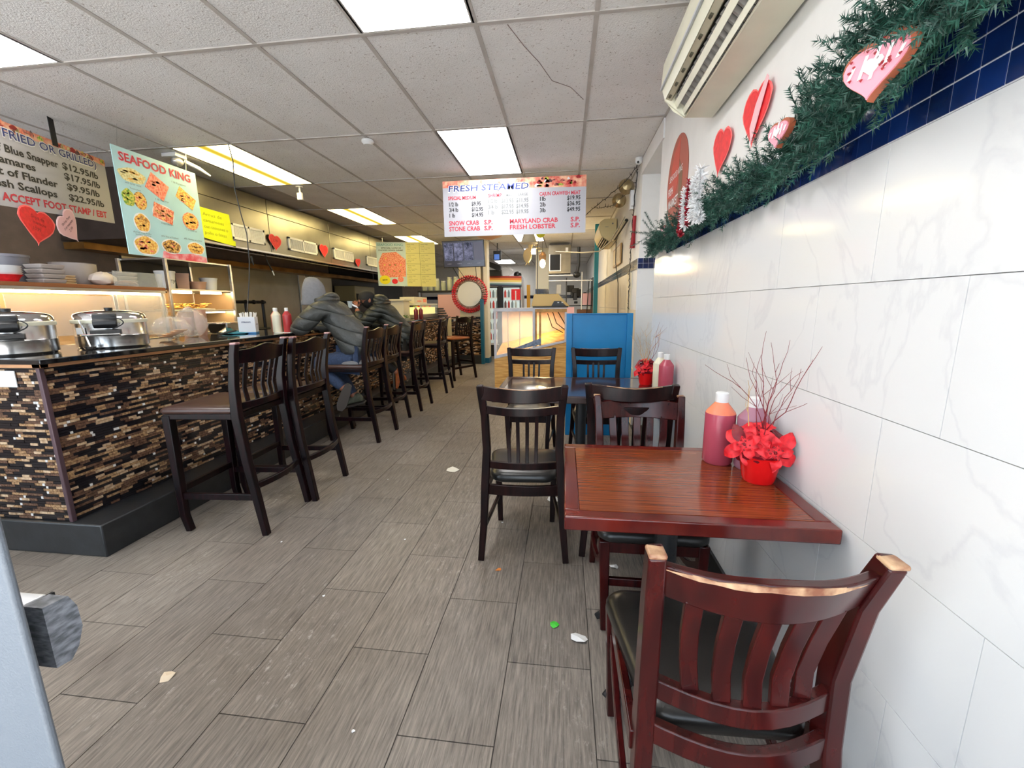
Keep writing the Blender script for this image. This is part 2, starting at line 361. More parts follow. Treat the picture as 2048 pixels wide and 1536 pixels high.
# ceiling: grid, tiles, light panels
ce = struct('ceiling', MB().box(XL-.05, 1.1, YF, YB+.1, H+.03, H+.12), GRID)
CX, CY, CW, CL = -2.9108, 2.388, .61, 1.24
panels = {(3, -1), (3, 1), (3, 5), (3, 7), (-1, -1), (-1, 1), (-1, 3), (-1, 5), (1, 9)}
cm = MB().box(-.293, .293, -.606, .606, 0, .02).mesh('ceiling_tile', CEILM, smooth=False)
for i in range(-4, 6):
    for k in range(-3, 11):
        x0, y0 = CX+i*CW, CY+k*CL
        if y0 < YF-.9 or y0 > YB-.3 or (i, k) in panels: continue
        if x0 < -3.6 and y0 > 3.9 and y0 < 11: continue
        o = bpy.data.objects.new('ceiling_tile', cm); C.objects.link(o); o.parent = ce; o.location = (x0+CW/2, y0+CL/2, H+.004)
for i in range(-4, 7):
    x = CX+i*CW
    o = MB().box(x-.012, x+.012, YF, YB, H-.001, H+.01).build('grid_bar', GRID, ce, smooth=False)
for k in range(-3, 12):
    y = CY+k*CL
    if YF < y < YB: MB().box(XL, XW, y-.012, y+.012, H-.002, H+.009).build('grid_bar', GRID, ce, smooth=False)
# crack and soot stains belong to the tiles: a thin dark crack line
MB().sweep([(-.31, 2.42, H+.003), (-.24, 2.62, H+.003), (-.17, 2.78, H+.003), (-.1, 3.0, H+.003), (.02, 3.1, H+.003), (.11, 3.28, H+.003)], .003, .002, (1, 0, 0)).build('crack', mat('crack', s2l(120, 100, 96), .9), ce)
PANELM = emis('panel_white', (1, .985, .96), PANEL_W)
def panel_warm_mat():
    m = bpy.data.materials.new('panel_yellowed'); m.use_nodes = True; nt = m.node_tree; N = nt.nodes; L = nt.links; N.clear()
    tc = N.new('ShaderNodeTexCoord'); sx = N.new('ShaderNodeSeparateXYZ'); L.new(tc.outputs['Object'], sx.inputs[0])
    # two tubes behind a yellowed diffuser: bright over the tubes, amber between them
    a = N.new('ShaderNodeMath'); a.operation = 'ABSOLUTE'; L.new(sx.outputs[0], a.inputs[0]); mr = N.new('ShaderNodeMapRange'); L.new(a.outputs[0], mr.inputs[0])
    mr.inputs[1].default_value = .02; mr.inputs[2].default_value = .13; mr.interpolation_type = 'SMOOTHSTEP'
    mx = N.new('ShaderNodeMixRGB'); L.new(mr.outputs[0], mx.inputs[0]); mx.inputs[1].default_value = (.86, .60, .05, 1); mx.inputs[2].default_value = (17, 13.5, 6.0, 1)
    e = N.new('ShaderNodeEmission'); o = N.new('ShaderNodeOutputMaterial'); L.new(mx.outputs[0], e.inputs[0]); e.inputs[1].default_value = 1.0; L.new(e.outputs[0], o.inputs[0]); return m
PANELY = panel_warm_mat()
lab = {(3, -1): 'white ceiling light panel at the top of the picture, nearest over the aisle', (3, 1): 'white ceiling light panel just in front of the hanging steamed seafood price board',
       (3, 5): 'white ceiling light panel seen just under the steamed seafood price board', (3, 7): 'white ceiling light panel farther back behind the hanging lobster ornament',
       (-1, -1): 'white ceiling light panel cut by the corner over the fried seafood board', (-1, 1): 'long yellowed ceiling light panel beside the extractor hood, nearest of the yellowed ones',
       (-1, 3): 'yellowed ceiling light panel beside the hood, second of the yellowed row', (-1, 5): 'yellowed ceiling light panel above the shrimp photo menu board', (1, 9): 'small far white ceiling light panel over the drinks fridge'}
for (i, k), t in lab.items():
    x, y = CX+i*CW+CW/2, CY+k*CL+CL/2
    r_ = root('ceiling_light', t, 'ceiling light', (x, y, H), 0, 'ceiling light panels')
    warm = i == -1 and k > 0
    MB().box(-.285, .285, -.6, .6, .0, .012).build('diffuser', PANELY if warm else PANELM, r_, smooth=False)
    f = MB(); f.box(-.303, -.285, -.615, .615, -.001, .02); f.box(.285, .303, -.615, .615, -.001, .02); f.box(-.285, .285, -.615, -.6, -.001, .02); f.box(-.285, .285, .6, .615, -.001, .02); f.build('frame', GRID, r_, smooth=False)

# right wall: core, single marble tiles, blue mosaic band, painted top
wr = struct('wall_right', MB().box(XW+.012, 1.1, YF, 3.73, 0, H+.03), PAINT)
TW = .466
rows_ = [(.11, .425, .90), (.425, .74, .735), (.74, 1.055, 1.043), (1.055, 1.37, .891), (1.37, 1.683, 1.147)]
for z0, z1, y1 in rows_:
    y = y1-TW*math.ceil((y1-YF)/TW)
    while y < 3.73:
        a, b = max(y, YF), min(y+TW, 3.73)
        if b-a > .02: MB().box(XW, XW+.012, a+.0009, b-.0009, z0+.0009, z1-.0009).build('wall_tile', MARBLE, wr, smooth=False)
        y += TW
bt = MB().box(0, .006, -.0249, .0249, -.0249, .0249).mesh('blue_tile', BLUET, smooth=False)
MB().box(XW+.002, XW+.012, YF, 3.73, 1.684, 1.853).build('grout', GROUT_W, wr, smooth=False)
for k in range(3):
    for j in range(60):
        y = 1.107-.0530*18+.0265+j*.0530
        if y < .1 or y > 3.70: continue
        o = bpy.data.objects.new('blue_tile', bt); C.objects.link(o); o.parent = wr; o.location = (XW, y, 1.7115+k*.0535)
MB().box(XW-.012, XW+.02, YF, 3.73, 0, .11).build('baseboard_right', BLACK)['kind'] = 'structure'
# recess between the tiled wall and the column
struct('wall_recess', MB().box(.98, 1.1, 3.73, 4.62, 0, H), PAINT)
# soffit over the recess
struct('trim_1', MB().box(XW, 1.1, 3.66, 4.62, 2.59, H+.02), PAINT)
# column and the far right wall
wf = struct('wall_far_right', MB().box(XW+.012, 1.1, 4.60, YB, 0, H+.03), PAINT)
for j, (z0, z1) in enumerate([(0, .3), (.303, .62), (.623, .94), (.943, 1.26), (1.263, 1.675)]):
    MB().box(XW+.0, 1.0, 4.588, 4.60, z0, z1).build('wall_tile', MARBLE, wf, smooth=False)
for k in range(2):
    for j in range(5):
        MB().box(XW+.004+j*.0525, XW+.0525+j*.0525, 4.586, 4.60, 1.683+k*.0525, 1.7325+k*.0525).build('blue_tile', BLUET, wf, smooth=False)
MB().box(XW, 1.0, 4.592, 4.60, 1.68, 1.79).build('grout', GROUT_W, wf, smooth=False)
for j in range(14):
    for z0, z1 in ((0, .3), (.303, .62), (.623, .94), (.943, 1.26), (1.263, 1.675)):
        y = 4.602+j*.78+(.39 if int(z0*3) % 2 else 0)
        if y < YB-.8: MB().box(XW, XW+.012, y+.001, y+.778, z0+.001, z1-.001).build('wall_tile', CREAM, wf, smooth=False)
MB().box(XW+.002, XW+.012, 4.602, YB, 1.683, 1.788).build('grout', GROUT_W, wf, smooth=False)
nv = MB()
for j in range(200):
    for k in range(2): nv.box(XW-.001, XW+.006, 4.605+j*.0525, 4.653+j*.0525, 1.686+k*.0525, 1.734+k*.0525)
tag(nv.build('navy_tile_band', NAVY, wf, smooth=False), kind='stuff')
# back wall, left wall
wb = struct('wall_back', MB().box(XL-.1, 1.1, YB, YB+.15, 0, H+.03), PAINT)
MB().box(XL, XW, YB-.012, YB, 1.55, 1.66).build('navy_tile_band', NAVY, wb, smooth=False)
wl = struct('wall_left', MB().box(XL-.12, XL, YF, YB, 0, H+.03), mat('left_wall', s2l(128, 110, 96), .6, var=.1))
MB().box(XL, XL+.03, 4.6, 8.0, .9, 2.0).build('steel_panel', STEEL2, wl, smooth=False)
MB().box(XL, XL+.05, 8.0, 9.2, .7, 2.03).build('white_panel', mat('panel_white_wall', s2l(206, 200, 190), .4), wl, smooth=False)
MB().box(XL, XL+.03, 9.2, 13.5, .7, 2.3).build('dark_panel', DARKP, wl, smooth=False)
# storefront behind the camera: sill, mullions, header (open glass front lets the daylight in)
ff = MB(); ff.box(XL, 1.1, YF-.12, YF, 0, .18); ff.box(XL, 1.1, YF-.12, YF, 2.68, H+.03)
for x in (XL, -3.9, -2.4, -.85, .35): ff.box(x, x+.06, YF-.1, YF-.02, .18, 2.68)
struct('window_1', ff, DOORG)
struct('ground', MB().box(-12, 8, -14, YF-.12, -.15, -.02), mat('sidewalk', s2l(205, 203, 200), .9, var=.1, vscale=3))['kind'] = 'structure'

# ================================================================== COUNTER
ct = root('bar_counter', 'long bar counter faced with brown and black glass mosaic and black top', 'counter', (-2.9, 5.5, 0), world=True)
b = MB(); b.box(-3.9, -2.449, 1.756, 9.3, 0, .188); b.build('plinth', PLINTH, ct, bevel=.008)
MB().box(-3.15, -2.658, 1.79, 9.30, .188, 1.04).build('body', GROUT_D, ct, smooth=False)
MB().box(-3.9, -2.9, 1.788, 2.45, .188, 1.04).build('side_body', GROUT_D, ct, smooth=False)
t_ = MB(); t_.box(-3.3, -2.57, 1.735, 9.32, 1.058, 1.085); t_.box(-3.92, -3.3, 1.735, 2.5, 1.058, 1.085); t_.build('worktop', STONE, ct, bevel=.004)
t_ = MB(); t_.box(-3.9, -2.60, 1.752, 1.788, 1.038, 1.058); t_.box(-2.65, -2.60, 1.752, 9.3, 1.038, 1.058); t_.build('copper_trim', mat('copper_trim', s2l(200, 150, 110), .35, .5), ct, bevel=.002)
MB().box(-2.664, -2.641, 1.772, 1.795, .188, 1.04).build('corner_trim', mat('corner_trim', s2l(84, 64, 70), .4, .3), ct, bevel=.003)
MGL = [mat('mosaic_black', (.012, .01, .012), .1, spec=.6), mat('mosaic_brown', s2l(112, 84, 66), .2, col2=s2l(66, 46, 38), vscale=90), mat('mosaic_gold', s2l(176, 142, 104), .2, col2=s2l(108, 78, 56), vscale=90),
       mat('mosaic_beige', s2l(196, 170, 140), .3, col2=s2l(150, 120, 90), vscale=70), mat('mosaic_clear', (.9, .88, .85), .12, .3)]
MWB = [.38, .24, .16, .15, .07]
pieces = []
def mosaic(face, a0, a1, z0, z1):
    z = z0
    while z < z1-.008:
        a = a0-R.random()*.05
        while a < a1:
            k = R.choices(range(5), MWB)[0]; L_ = {0: R.choice([.048, .098, .098]), 1: R.choice([.05, .1]), 2: R.choice([.05, .1]), 3: .048, 4: .016}[k]
            s_, e_ = max(a, a0), min(a+L_-.0022, a1)
            if e_-s_ > .004: pieces.append((face, s_, e_, z, z+.0132, k, R.uniform(0, .003)))
            a += L_
        z += .0152
mosaic('x', 1.797, 9.3, .192, 1.034); mosaic('y', -3.88, -2.666, .192, 1.034); 
def mpiece(mb, p):
    f, s_, e_, z0, z1, k, d = p
    if f == 'x': mb.box(-2.659, -2.650+d, s_, e_, z0, z1, MGL[k])
    elif f == 'y': mb.box(s_, e_, 1.781-d, 1.789, z0, z1, MGL[k])
def keyf(p):
    y = p[1] if p[0] == 'x' else 1.78; x = -2.65 if p[0] == 'x' else p[1]
    if p[0] == 'y' and (p[1] < -3.15): return 99
    return math.hypot(x, y)-(p[2]-p[1])*12
pieces.sort(key=keyf)
rest = MB()
for n, p in enumerate(pieces):
    if n < 280:
        q = MB(); mpiece(q, p); q.build('mosaic_tile', None, ct, smooth=False, fix=False)
    else: mpiece(rest, p)
tag(rest.build('small_mosaic_tiles', None, ct, smooth=False, fix=False), kind='stuff')
MB().ball((-2.572, 2.53, 1.072), .009, CHROME, 8).build('round_stud', None, ct)
# far end return of the counter, faced with the same mosaic
fc_ = root('bar_end_panel', 'mosaic faced end panel of the bar beside the teal post', 'counter', (-2.02, 9.36, 0), world=True)
MB().box(-2.56, -1.885, 9.33, 9.49, 0, .2).build('plinth', PLINTH, fc_); MB().box(-2.56, -1.885, 9.35, 9.49, .2, 1.07).build('body', GROUT_D, fc_)
q = MB(); z = .205
while z < 1.055:
    a = -2.56
    while a < -1.9:
        k = R.choices(range(5), MWB)[0]; L_ = R.choice([.05, .08]); q.box(a, min(a+L_-.003, -1.89), 9.335+R.uniform(0, .006), 9.35, z, z+.018, MGL[k]); a += L_
    z += .0205
tag(q.build('small_mosaic_tiles', None, fc_, smooth=False, fix=False), kind='stuff')
# white note taped on the mosaic
thing('paper_note', MB().box(-2.98, -2.795, 1.772, 1.776, .935, 1.02), WHITE, 'torn white paper note taped on the mosaic at the left', 'note')

# pillar with teal post
pl = root('pillar', 'cream square pillar behind the round mirror with teal post at its side', 'pillar', (-2.14, 9.55, 0), world=True); pl['kind'] = 'structure'
MB().box(-2.391, -1.89, 9.5, 9.8, 0, H).build('shaft', CREAM, pl); MB().box(-1.83, -1.74, 9.5, 9.8, .12, H).build('side_panel', CREAM, pl); MB().box(-1.83, -1.73, 9.49, 9.8, 0, .12).build('base', TEALD, pl)
thing('teal_post', MB().box(-1.882, -1.81, 9.30, 9.42, 0, 1.46), TEALD, 'narrow teal post closing the far end of the bar under the mirror', 'post', bevel=.004)['kind'] = 'structure'

# ================================================================== HOOD
hd = root('extractor_hood', 'long stainless extractor hood with white vents above the kitchen', 'hood', (-4.6, 7.5, 2.05), world=True)
HY0, HY1, HZ = 4.0, 11.4, 2.045
for a, b_ in ((4.0, 5.42), (5.43, 6.9), (6.91, 8.4), (8.41, 9.9), (9.91, 11.4)):
    MB().box(-3.97, -3.95, a, b_, HZ, 2.545).build('face_panel', STEEL2, hd, bevel=.003); MB().box(-3.975, -3.955, a, b_, 2.55, H).build('upper_panel', STEEL2, hd, bevel=.003)
MB().box(-3.975, -3.925, HY0, HY1, HZ-.012, HZ+.012).build('lower_lip', STEEL, hd, bevel=.003)
MB().box(-5.3, -3.96, 3.985, 4.0, HZ, H).build('end_panel', STEELD, hd, bevel=.003)
MB().box(-5.3, -3.97, 11.38, 11.4, HZ, H).build('end_panel', STEELD, hd)
MB().box(-5.3, -3.97, 4.0, 11.4, 2.42, 2.45).build('inner_ceiling', BLACKM, hd)
bf = MB()
for j in range(70): y = 4.15+j*.1; bf.hexa([(-5.0, y, 2.2), (-4.35, y, 2.38), (-4.35, y+.05, 2.38), (-5.0, y+.05, 2.2)], [(-5.0, y, 2.23), (-4.35, y, 2.41), (-4.35, y+.05, 2.41), (-5.0, y+.05, 2.23)])
tag(bf.build('baffle_filters', mat('baffle', s2l(40, 38, 36), .4, .7), hd, smooth=False), kind='stuff')
MB().tube([(-4.05, 4.1, 2.02), (-4.05, 11.2, 2.02)], .008, 8).build('rail', STEEL, hd)
MB().box(-5.3, -5.05, 4.0, 11.3, 1.96, 2.03).build('lower_duct', mat('duct_amber', s2l(150, 110, 60), .35, .8, var=.3, vscale=4), hd)
for n, (y0, y1) in enumerate(((4.74, 5.30), (5.79, 6.49), (6.99, 7.67), (8.20, 8.82))):
    v = root('air_vent', ['white louvered air vent on the hood beside the yellow note', 'white louvered air vent on the hood between the first two paper hearts', 'white louvered air vent on the hood, third from the yellow note', 'white louvered air vent on the hood nearest the photo menu board'][n], 'vent', (-3.945, (y0+y1)/2, 2.14), group='white vents on the hood face', world=True)
    f = MB(); z0, z1 = 2.135, 2.32; x0, x1 = -3.9495, -3.930; mid = (y0+y1)/2
    f.box(x0, x1, y0, y1, z0, z0+.028); f.box(x0, x1, y0, y1, z1-.028, z1); f.box(x0, x1, y0, y0+.03, z0, z1); f.box(x0, x1, y1-.03, y1, z0, z1); f.box(x0, x1, mid-.015, mid+.015, z0, z1); f.build('frame', WHITEP, v, bevel=.002)
    MB().box(-3.9493, -3.946, y0+.02, y1-.02, z0+.02, z1-.02).build('backing', BLACKM, v)
    ns = 26; sm = MB().box(-.006, .004, -.004, .004, -.064, .064).mesh('slat', WHITEP, smooth=False)
    for j in range(ns):
        y = y0+.04+(y1-y0-.08)*j/(ns-1)
        if abs(y-mid) < .018: continue
        o = bpy.data.objects.new('slat', sm); C.objects.link(o); o.parent = v; o.location = (-3.938+3.945, y-(y0+y1)/2, (z0+z1)/2-2.14)

# ================================================================== FURNITURE
def curve_pts(f, n): return [f(i/(n-1)) for i in range(n)]
WORNR = R.random
def stool(name, label, seatm):
    """bar chair: local +Y is where the sitter looks, origin on the floor under the seat"""
    t = root(name, label, 'bar stool')
    W_ = .205
    for s in (-1, 1):
        MB().sweep([(s*W_*1.0, .235, .725), (s*W_, .235, .3), (s*W_*1.0, .235, .1), (s*(W_-.004), .215, 0)], [.048, .042, .04, .036], [.048, .042, .038, .036], (1, 0, 0)).build('leg', STOOLW, t, bevel=.004)
    for s in (-1, 1):
        pts = [(s*W_*1.05, -.285, 0), (s*W_*1.03, -.255, .2), (s*W_, -.215, .45), (s*W_, -.19, .72), (s*W_*1.0, -.195, .9), (s*W_*1.03, -.225, 1.08), (s*W_*1.04, -.24, 1.135)]
        MB().sweep(pts, [.036, .038, .04, .042, .038, .036, .034], [.036, .04, .044, .05, .044, .036, .032], (1, 0, 0)).build('rear_post', STOOLW, t, bevel=.004)
        MB().box(s*W_*1.04-.019, s*W_*1.04+.019, -.258, -.222, 1.128, 1.140).build('worn_cap', WORNP, t, bevel=.004)
    MB().hexa([(-.21, -.19, .70), (.21, -.19, .70), (.225, .25, .70), (-.225, .25, .70)], [(-.21, -.19, .735), (.21, -.19, .735), (.225, .25, .735), (-.225, .25, .735)]).build('apron', STOOLW, t, bevel=.004)
    sb = MB(); out = []
    for (cx, cy, a0) in ((.20, .235, 0), (-.20, .235, PI/2), (-.175, -.15, PI), (.175, -.15, 1.5*PI)):
        for j in range(5): a = a0+j*PI/8; out.append((cx+.035*math.cos(a), cy+.035*math.sin(a)))
    n = len(out)
    for k, (sc_, z) in enumerate(((.97, .733), (1.0, .742), (1.0, .758), (.96, .768), (.7, .776), (.3, .779))): sb.v += [(p[0]*sc_, .04+(p[1]-.04)*sc_, z) for p in out]
    for k in range(5): sb.f += [[k*n+i, k*n+(i+1) % n, (k+1)*n+(i+1) % n, (k+1)*n+i] for i in range(n)]
    sb.f += [list(range(n))[::-1], [5*n+i for i in range(n)]]; sb.m = [0]*len(sb.f)
    sb.build('seat', seatm, t, ang=60)
    # stretchers
    MB().box(-W_, W_, .225, .247, .245, .285).build('stretcher', STOOLW, t, bevel=.003)
    for s in (-1, 1): MB().sweep([(s*W_, .235, .225), (s*W_*1.02, -.25, .235)], .022, .038, (1, 0, 0)).build('stretcher', STOOLW, t, bevel=.003)
    MB().sweep(curve_pts(lambda u: (-W_+2*W_*u, -.245-.035*math.sin(PI*u), .30), 9), .036, .022, (0, 0, 1)).build('stretcher', STOOLW, t, bevel=.003)
    # back: lower rail, crest rail with camel top, five slats
    MB().sweep(curve_pts(lambda u: (-W_+2*W_*u, -.19-.035*math.sin(PI*u), .775), 9), .04, .022, (0, 0, 1)).build('lower_rail', STOOLW, t, bevel=.003)
    cr = MB(); n = 13; top = []; bot = []
    for i in range(n):
        u = i/(n-1); x = -W_*1.02+2.04*W_*u; y = -.222-.04*math.sin(PI*u); zt = 1.095+.028*math.exp(-((u-.5)/.2)**2); zb = 1.02-.004*math.sin(PI*u)
        top.append((x, y-.006, zt)); bot.append((x, y+.01, zb))
    vs = []
    for i in range(n): vs += [Vector(bot[i])+Vector((0, -.010, 0)), Vector(bot[i])+Vector((0, .010, 0)), Vector(top[i])+Vector((0, .010, 0)), Vector(top[i])+Vector((0, -.010, 0))]
    fs = [(i*4+k, i*4+(k+1) % 4, (i+1)*4+(k+1) % 4, (i+1)*4+k) for i in range(n-1) for k in range(4)]+[(3, 2, 1, 0), ((n-1)*4, (n-1)*4+1, (n-1)*4+2, (n-1)*4+3)]
    cr.add(vs, fs); cr.build('crest_rail', STOOLW, t, bevel=.003)
    for j in range(5):
        u = (j+1)/6; x = -W_+2*W_*u; y0 = -.19-.035*math.sin(PI*u); y1 = -.212-.04*math.sin(PI*u)
        MB().sweep([(x*.92, y0, .785), (x*.94, y0+.012, .87), (x*.97, (y0+y1)/2+.008, .95), (x, y1, 1.03)], .028, .011, (1, 0, 0)).build('slat', STOOLW, t, bevel=.002)
    return t
st0 = stool('bar_stool', 'dark bar stool with brown vinyl seat nearest the counter corner', VINYLB)
G_ST = 'bar stools along the counter'
SX = -2.03
st0.location = (SX, 2.27, 0); st0.rotation_euler = (0, 0, PI/2+.03); st0['group'] = G_ST
dup(st0, (SX+.035, 2.715, 0), PI/2+.03, 'second bar stool from the counter corner, empty with a worn post cap')
dup(st0, (SX-.06, 3.97, 0), PI/2-.02, 'bar stool under the customer in the grey hood', G_ST)
dup(st0, (SX-.09, 4.46, 0), PI/2+.02, 'empty bar stool standing between the two seated customers', G_ST)
dup(st0, (SX-.06, 5.21, 0), PI/2, 'bar stool under the second customer, who wears a black cap', G_ST)
dup(st0, (SX-.05, 6.30, 0), PI/2+.05, 'empty bar stool just beyond the second customer', G_ST)
st7 = stool('bar_stool', 'farthest bar stool, orange brown seat turned towards the aisle', VINYLT); st7.location = (-1.97, 7.42, 0); st7.rotation_euler = (0, 0, PI*.80); st7['group'] = G_ST

def round_seat(w0, w1, y0, y1, z0, h, m, t, r=.06):
    sb = MB(); out = []
    for (cx, cy, a0) in ((w1-r, y1-r, 0), (-w1+r, y1-r, PI/2), (-w0+r, y0+r, PI), (w0-r, y0+r, 1.5*PI)):
        for j in range(6): a = a0+j*PI/10; out.append((cx+r*math.cos(a), cy+r*math.sin(a)))
    n = len(out); cy = (y0+y1)/2; prof = ((.95, 0), (1.0, .2), (1.0, .55), (.96, .8), (.85, .93), (.55, 1.0), (.2, 1.02))
    for sc_, z in prof: sb.v += [(p[0]*sc_, cy+(p[1]-cy)*sc_, z0+h*z) for p in out]
    for k in range(len(prof)-1): sb.f += [[k*n+i, k*n+(i+1) % n, (k+1)*n+(i+1) % n, (k+1)*n+i] for i in range(n)]
    sb.f += [list(range(n))[::-1], [(len(prof)-1)*n+i for i in range(n)]]; sb.m = [0]*len(sb.f)
    return sb.build('seat', m, t, ang=70)
def ladder_chair(name, label):
    t = root(name, label, 'chair'); G = 'espresso chairs at the dark table'; t['group'] = G
    for s in (-1, 1):
        MB().sweep([(s*.175, .19, .42), (s*.165, .19, .2), (s*.16, .185, 0)], [.038, .034, .03], [.038, .034, .03], (1, 0, 0)).build('leg', ESP, t, bevel=.004)
        MB().sweep([(s*.222, -.235, 0), (s*.205, -.215, .2), (s*.195, -.195, .42), (s*.185, -.185, .6), (s*.19, -.20, .78), (s*.208, -.23, .94)], [.032, .036, .042, .040, .038, .034], [.034, .038, .044, .040, .034, .028], (1, 0, 0)).build('rear_post', ESP, t, bevel=.004)
        MB().sweep([(s*.18, .17, .37), (s*.2, -.2, .37)], .018, .05, (1, 0, 0)).build('side_apron', ESP, t, bevel=.003)
        MB().sweep([(s*.168, .18, .17), (s*.205, -.21, .17)], .016, .026, (1, 0, 0)).build('stretcher', ESP, t, bevel=.003)
    MB().box(-.165, .165, .17, .19, .35, .41).build('front_apron', ESP, t, bevel=.003)
    MB().sweep(curve_pts(lambda u: (-.195+.39*u, -.195-.02*math.sin(PI*u), .385), 9), .055, .02, (0, 0, 1)).build('rear_apron', ESP, t, bevel=.003)
    round_seat(.175, .205, -.19, .225, .415, .055, VINYL, t, .07)
    c = lambda u, z, y0, a: (-.19+.38*u, y0-a*math.sin(PI*u), z)
    MB().sweep(curve_pts(lambda u: (-.2+.4*u, -.222-.035*math.sin(PI*u), .902-.012*math.sin(PI*u)), 11), .07, .022, (0, 0, 1)).build('crest_rail', ESP, t, bevel=.004)
    MB().sweep(curve_pts(lambda u: (-.195+.39*u, -.205-.035*math.sin(PI*u), .815-.01*math.sin(PI*u)), 11), .04, .02, (0, 0, 1)).build('upper_rail', ESP, t, bevel=.003)
    MB().sweep(curve_pts(lambda u: (-.19+.38*u, -.19-.03*math.sin(PI*u), .52), 11), .038, .02, (0, 0, 1)).build('lower_rail', ESP, t, bevel=.003)
    for j in range(4):
        x = -.072+.048*j
        MB().sweep([(x*.92, -.218, .53), (x*.95, -.208, .62), (x*.98, -.213, .72), (x, -.236, .81)], .018, .012, (1, 0, 0)).build('slat', ESP, t, bevel=.002)
    w_ = MB().sweep(curve_pts(lambda u: (-.12+.26*u, -.268-.01*math.sin(PI*u)+.012*abs(2*u-1), .933-.008*math.sin(PI*u)), 7), .003, .006, (0, 0, 1)); w_.build('worn_edge', WORN, t)
    return t
lc = ladder_chair('dining_chair', 'espresso ladder back chair nearest the camera at the aisle end of the dark table')
lc.location = (-.213, 2.205+.0, 0); lc.rotation_euler = (0, 0, .05)
GLC = 'espresso chairs at the dark table'
dup(lc, (.335, 2.28, 0), -.03, 'espresso ladder back chair tucked in just behind the mahogany chair', GLC)
dup(lc, (-.298, 3.56, 0), PI, 'espresso ladder back chair at the far side of the dark table before the plywood case', GLC)
dup(lc, (.285, 3.56, 0), PI, 'espresso ladder back chair at the far side of the dark table before the blue partition', GLC)

def school_chair(name, label):
    t = root(name, label, 'chair'); t['group'] = 'mahogany chairs at the near table'; W_ = .195
    for s in (-1, 1):
        MB().sweep([(s*.19, .20, .40), (s*.185, .205, .2), (s*.18, .21, 0)], [.042, .036, .032], [.042, .036, .032], (1, 0, 0)).build('leg', MAHOG, t, bevel=.004)
        MB().sweep([(s*.20, -.255, 0), (s*.192, -.225, .2), (s*.184, -.195, .44), (s*.182, -.195, .6), (s*.188, -.225, .78), (s*.196, -.262, .888)], [.030, .034, .038, .038, .036, .032], [.036, .042, .052, .048, .044, .038], (1, 0, 0)).build('rear_post', MAHOG, t, bevel=.005)
        MB().box(s*.196-.0165, s*.196+.0165, -.282, -.245, .882, .892).build('worn_cap', WORN, t, bevel=.004)
        MB().sweep([(s*.19, .19, .385), (s*.2, -.19, .385)], .02, .05, (1, 0, 0)).build('side_apron', MAHOG, t, bevel=.003)
        MB().sweep(curve_pts(lambda u: (s*(.19+.012*u), .205-.42*u, .32-.16*u-.05*math.sin(PI*u)), 8), .018, .028, (1, 0, 0)).build('stretcher', MAHOG, t, bevel=.003)
    MB().box(-.18, .18, .195, .215, .35, .405).build('front_apron', MAHOG, t, bevel=.003)
    MB().box(-.18, .18, .195, .212, .20, .235).build('stretcher', MAHOG, t, bevel=.003)
    MB().sweep(curve_pts(lambda u: (-.182+.364*u, -.20-.055*math.sin(PI*u), .44), 11), .05, .022, (0, 0, 1)).build('rear_apron', MAHOG, t, bevel=.003)
    MB().sweep(curve_pts(lambda u: (-.19+.38*u, -.215-.055*math.sin(PI*u), .17), 11), .03, .02, (0, 0, 1)).build('rear_stretcher', MAHOG, t, bevel=.003)
    round_seat(.175, .215, -.185, .235, .40, .055, VINYL, t, .055)
    MB().sweep(curve_pts(lambda u: (-.178+.356*u, -.195-.06*math.sin(PI*u), .545), 11), .045, .022, (0, 0, 1)).build('lower_rail', MAHOG, t, bevel=.003)
    n = 17; vs = []
    for i in range(n):
        u = i/(n-1); x = -.187+.374*u; y = -.236-.062*math.sin(PI*u); zt = .862+.012*math.exp(-((u-.5)/.25)**2); zb = .782-.004*math.sin(PI*u)
        for dz, dy in ((zb, .014-.011), (zb, .014+.011), (zt, -.016+.011), (zt, -.016-.011)): vs.append((x, y+dy, dz))
    MB().add(vs, [(i*4+k, i*4+(k+1) % 4, (i+1)*4+(k+1) % 4, (i+1)*4+k) for i in range(n-1) for k in range(4)]+[(3, 2, 1, 0), tuple((n-1)*4+k for k in range(4))]) if False else None
    cr = MB(); cr.add(vs, [(i*4+k, i*4+(k+1) % 4, (i+1)*4+(k+1) % 4, (i+1)*4+k) for i in range(n-1) for k in range(4)]+[(3, 2, 1, 0), tuple((n-1)*4+k for k in range(4))]); cr.build('crest_rail', MAHOG, t, bevel=.004)
    we = MB(); we.sweep(curve_pts(lambda u: (-.177+.35*u, -.236-.062*math.sin(PI*u)-.0275, .855+.012*math.exp(-((u-.5)/.25)**2)), 15), [.004, .008, .010, .006, .011, .012, .008, .012, .014, .012, .013, .010, .008, .010, .005], .003, (0, 0, 1)); we.build('worn_edge', WORN, t)
    for j in range(5):
        u = (j+1)/6; x = -.182+.364*u; b0 = -.195-.06*math.sin(PI*u); b1 = -.226-.062*math.sin(PI*u)
        MB().sweep([(x*.86, b0, .555), (x*.9, b0+.008, .62), (x*.96, (b0+b1)/2+.010, .70), (x, b1, .79)], .034, .012, (1, 0, 0)).build('slat', MAHOG, t, bevel=.002)
    return t
sch = school_chair('dining_chair', 'mahogany slat back chair with worn crest edge in the near foreground')
sch.location = (.356, .972, 0); sch.rotation_euler = (0, 0, .03)
dup(sch, (.358, 1.755, 0), PI, 'mahogany slat back chair on the far side of the near table, facing the camera', 'mahogany chairs at the near table')

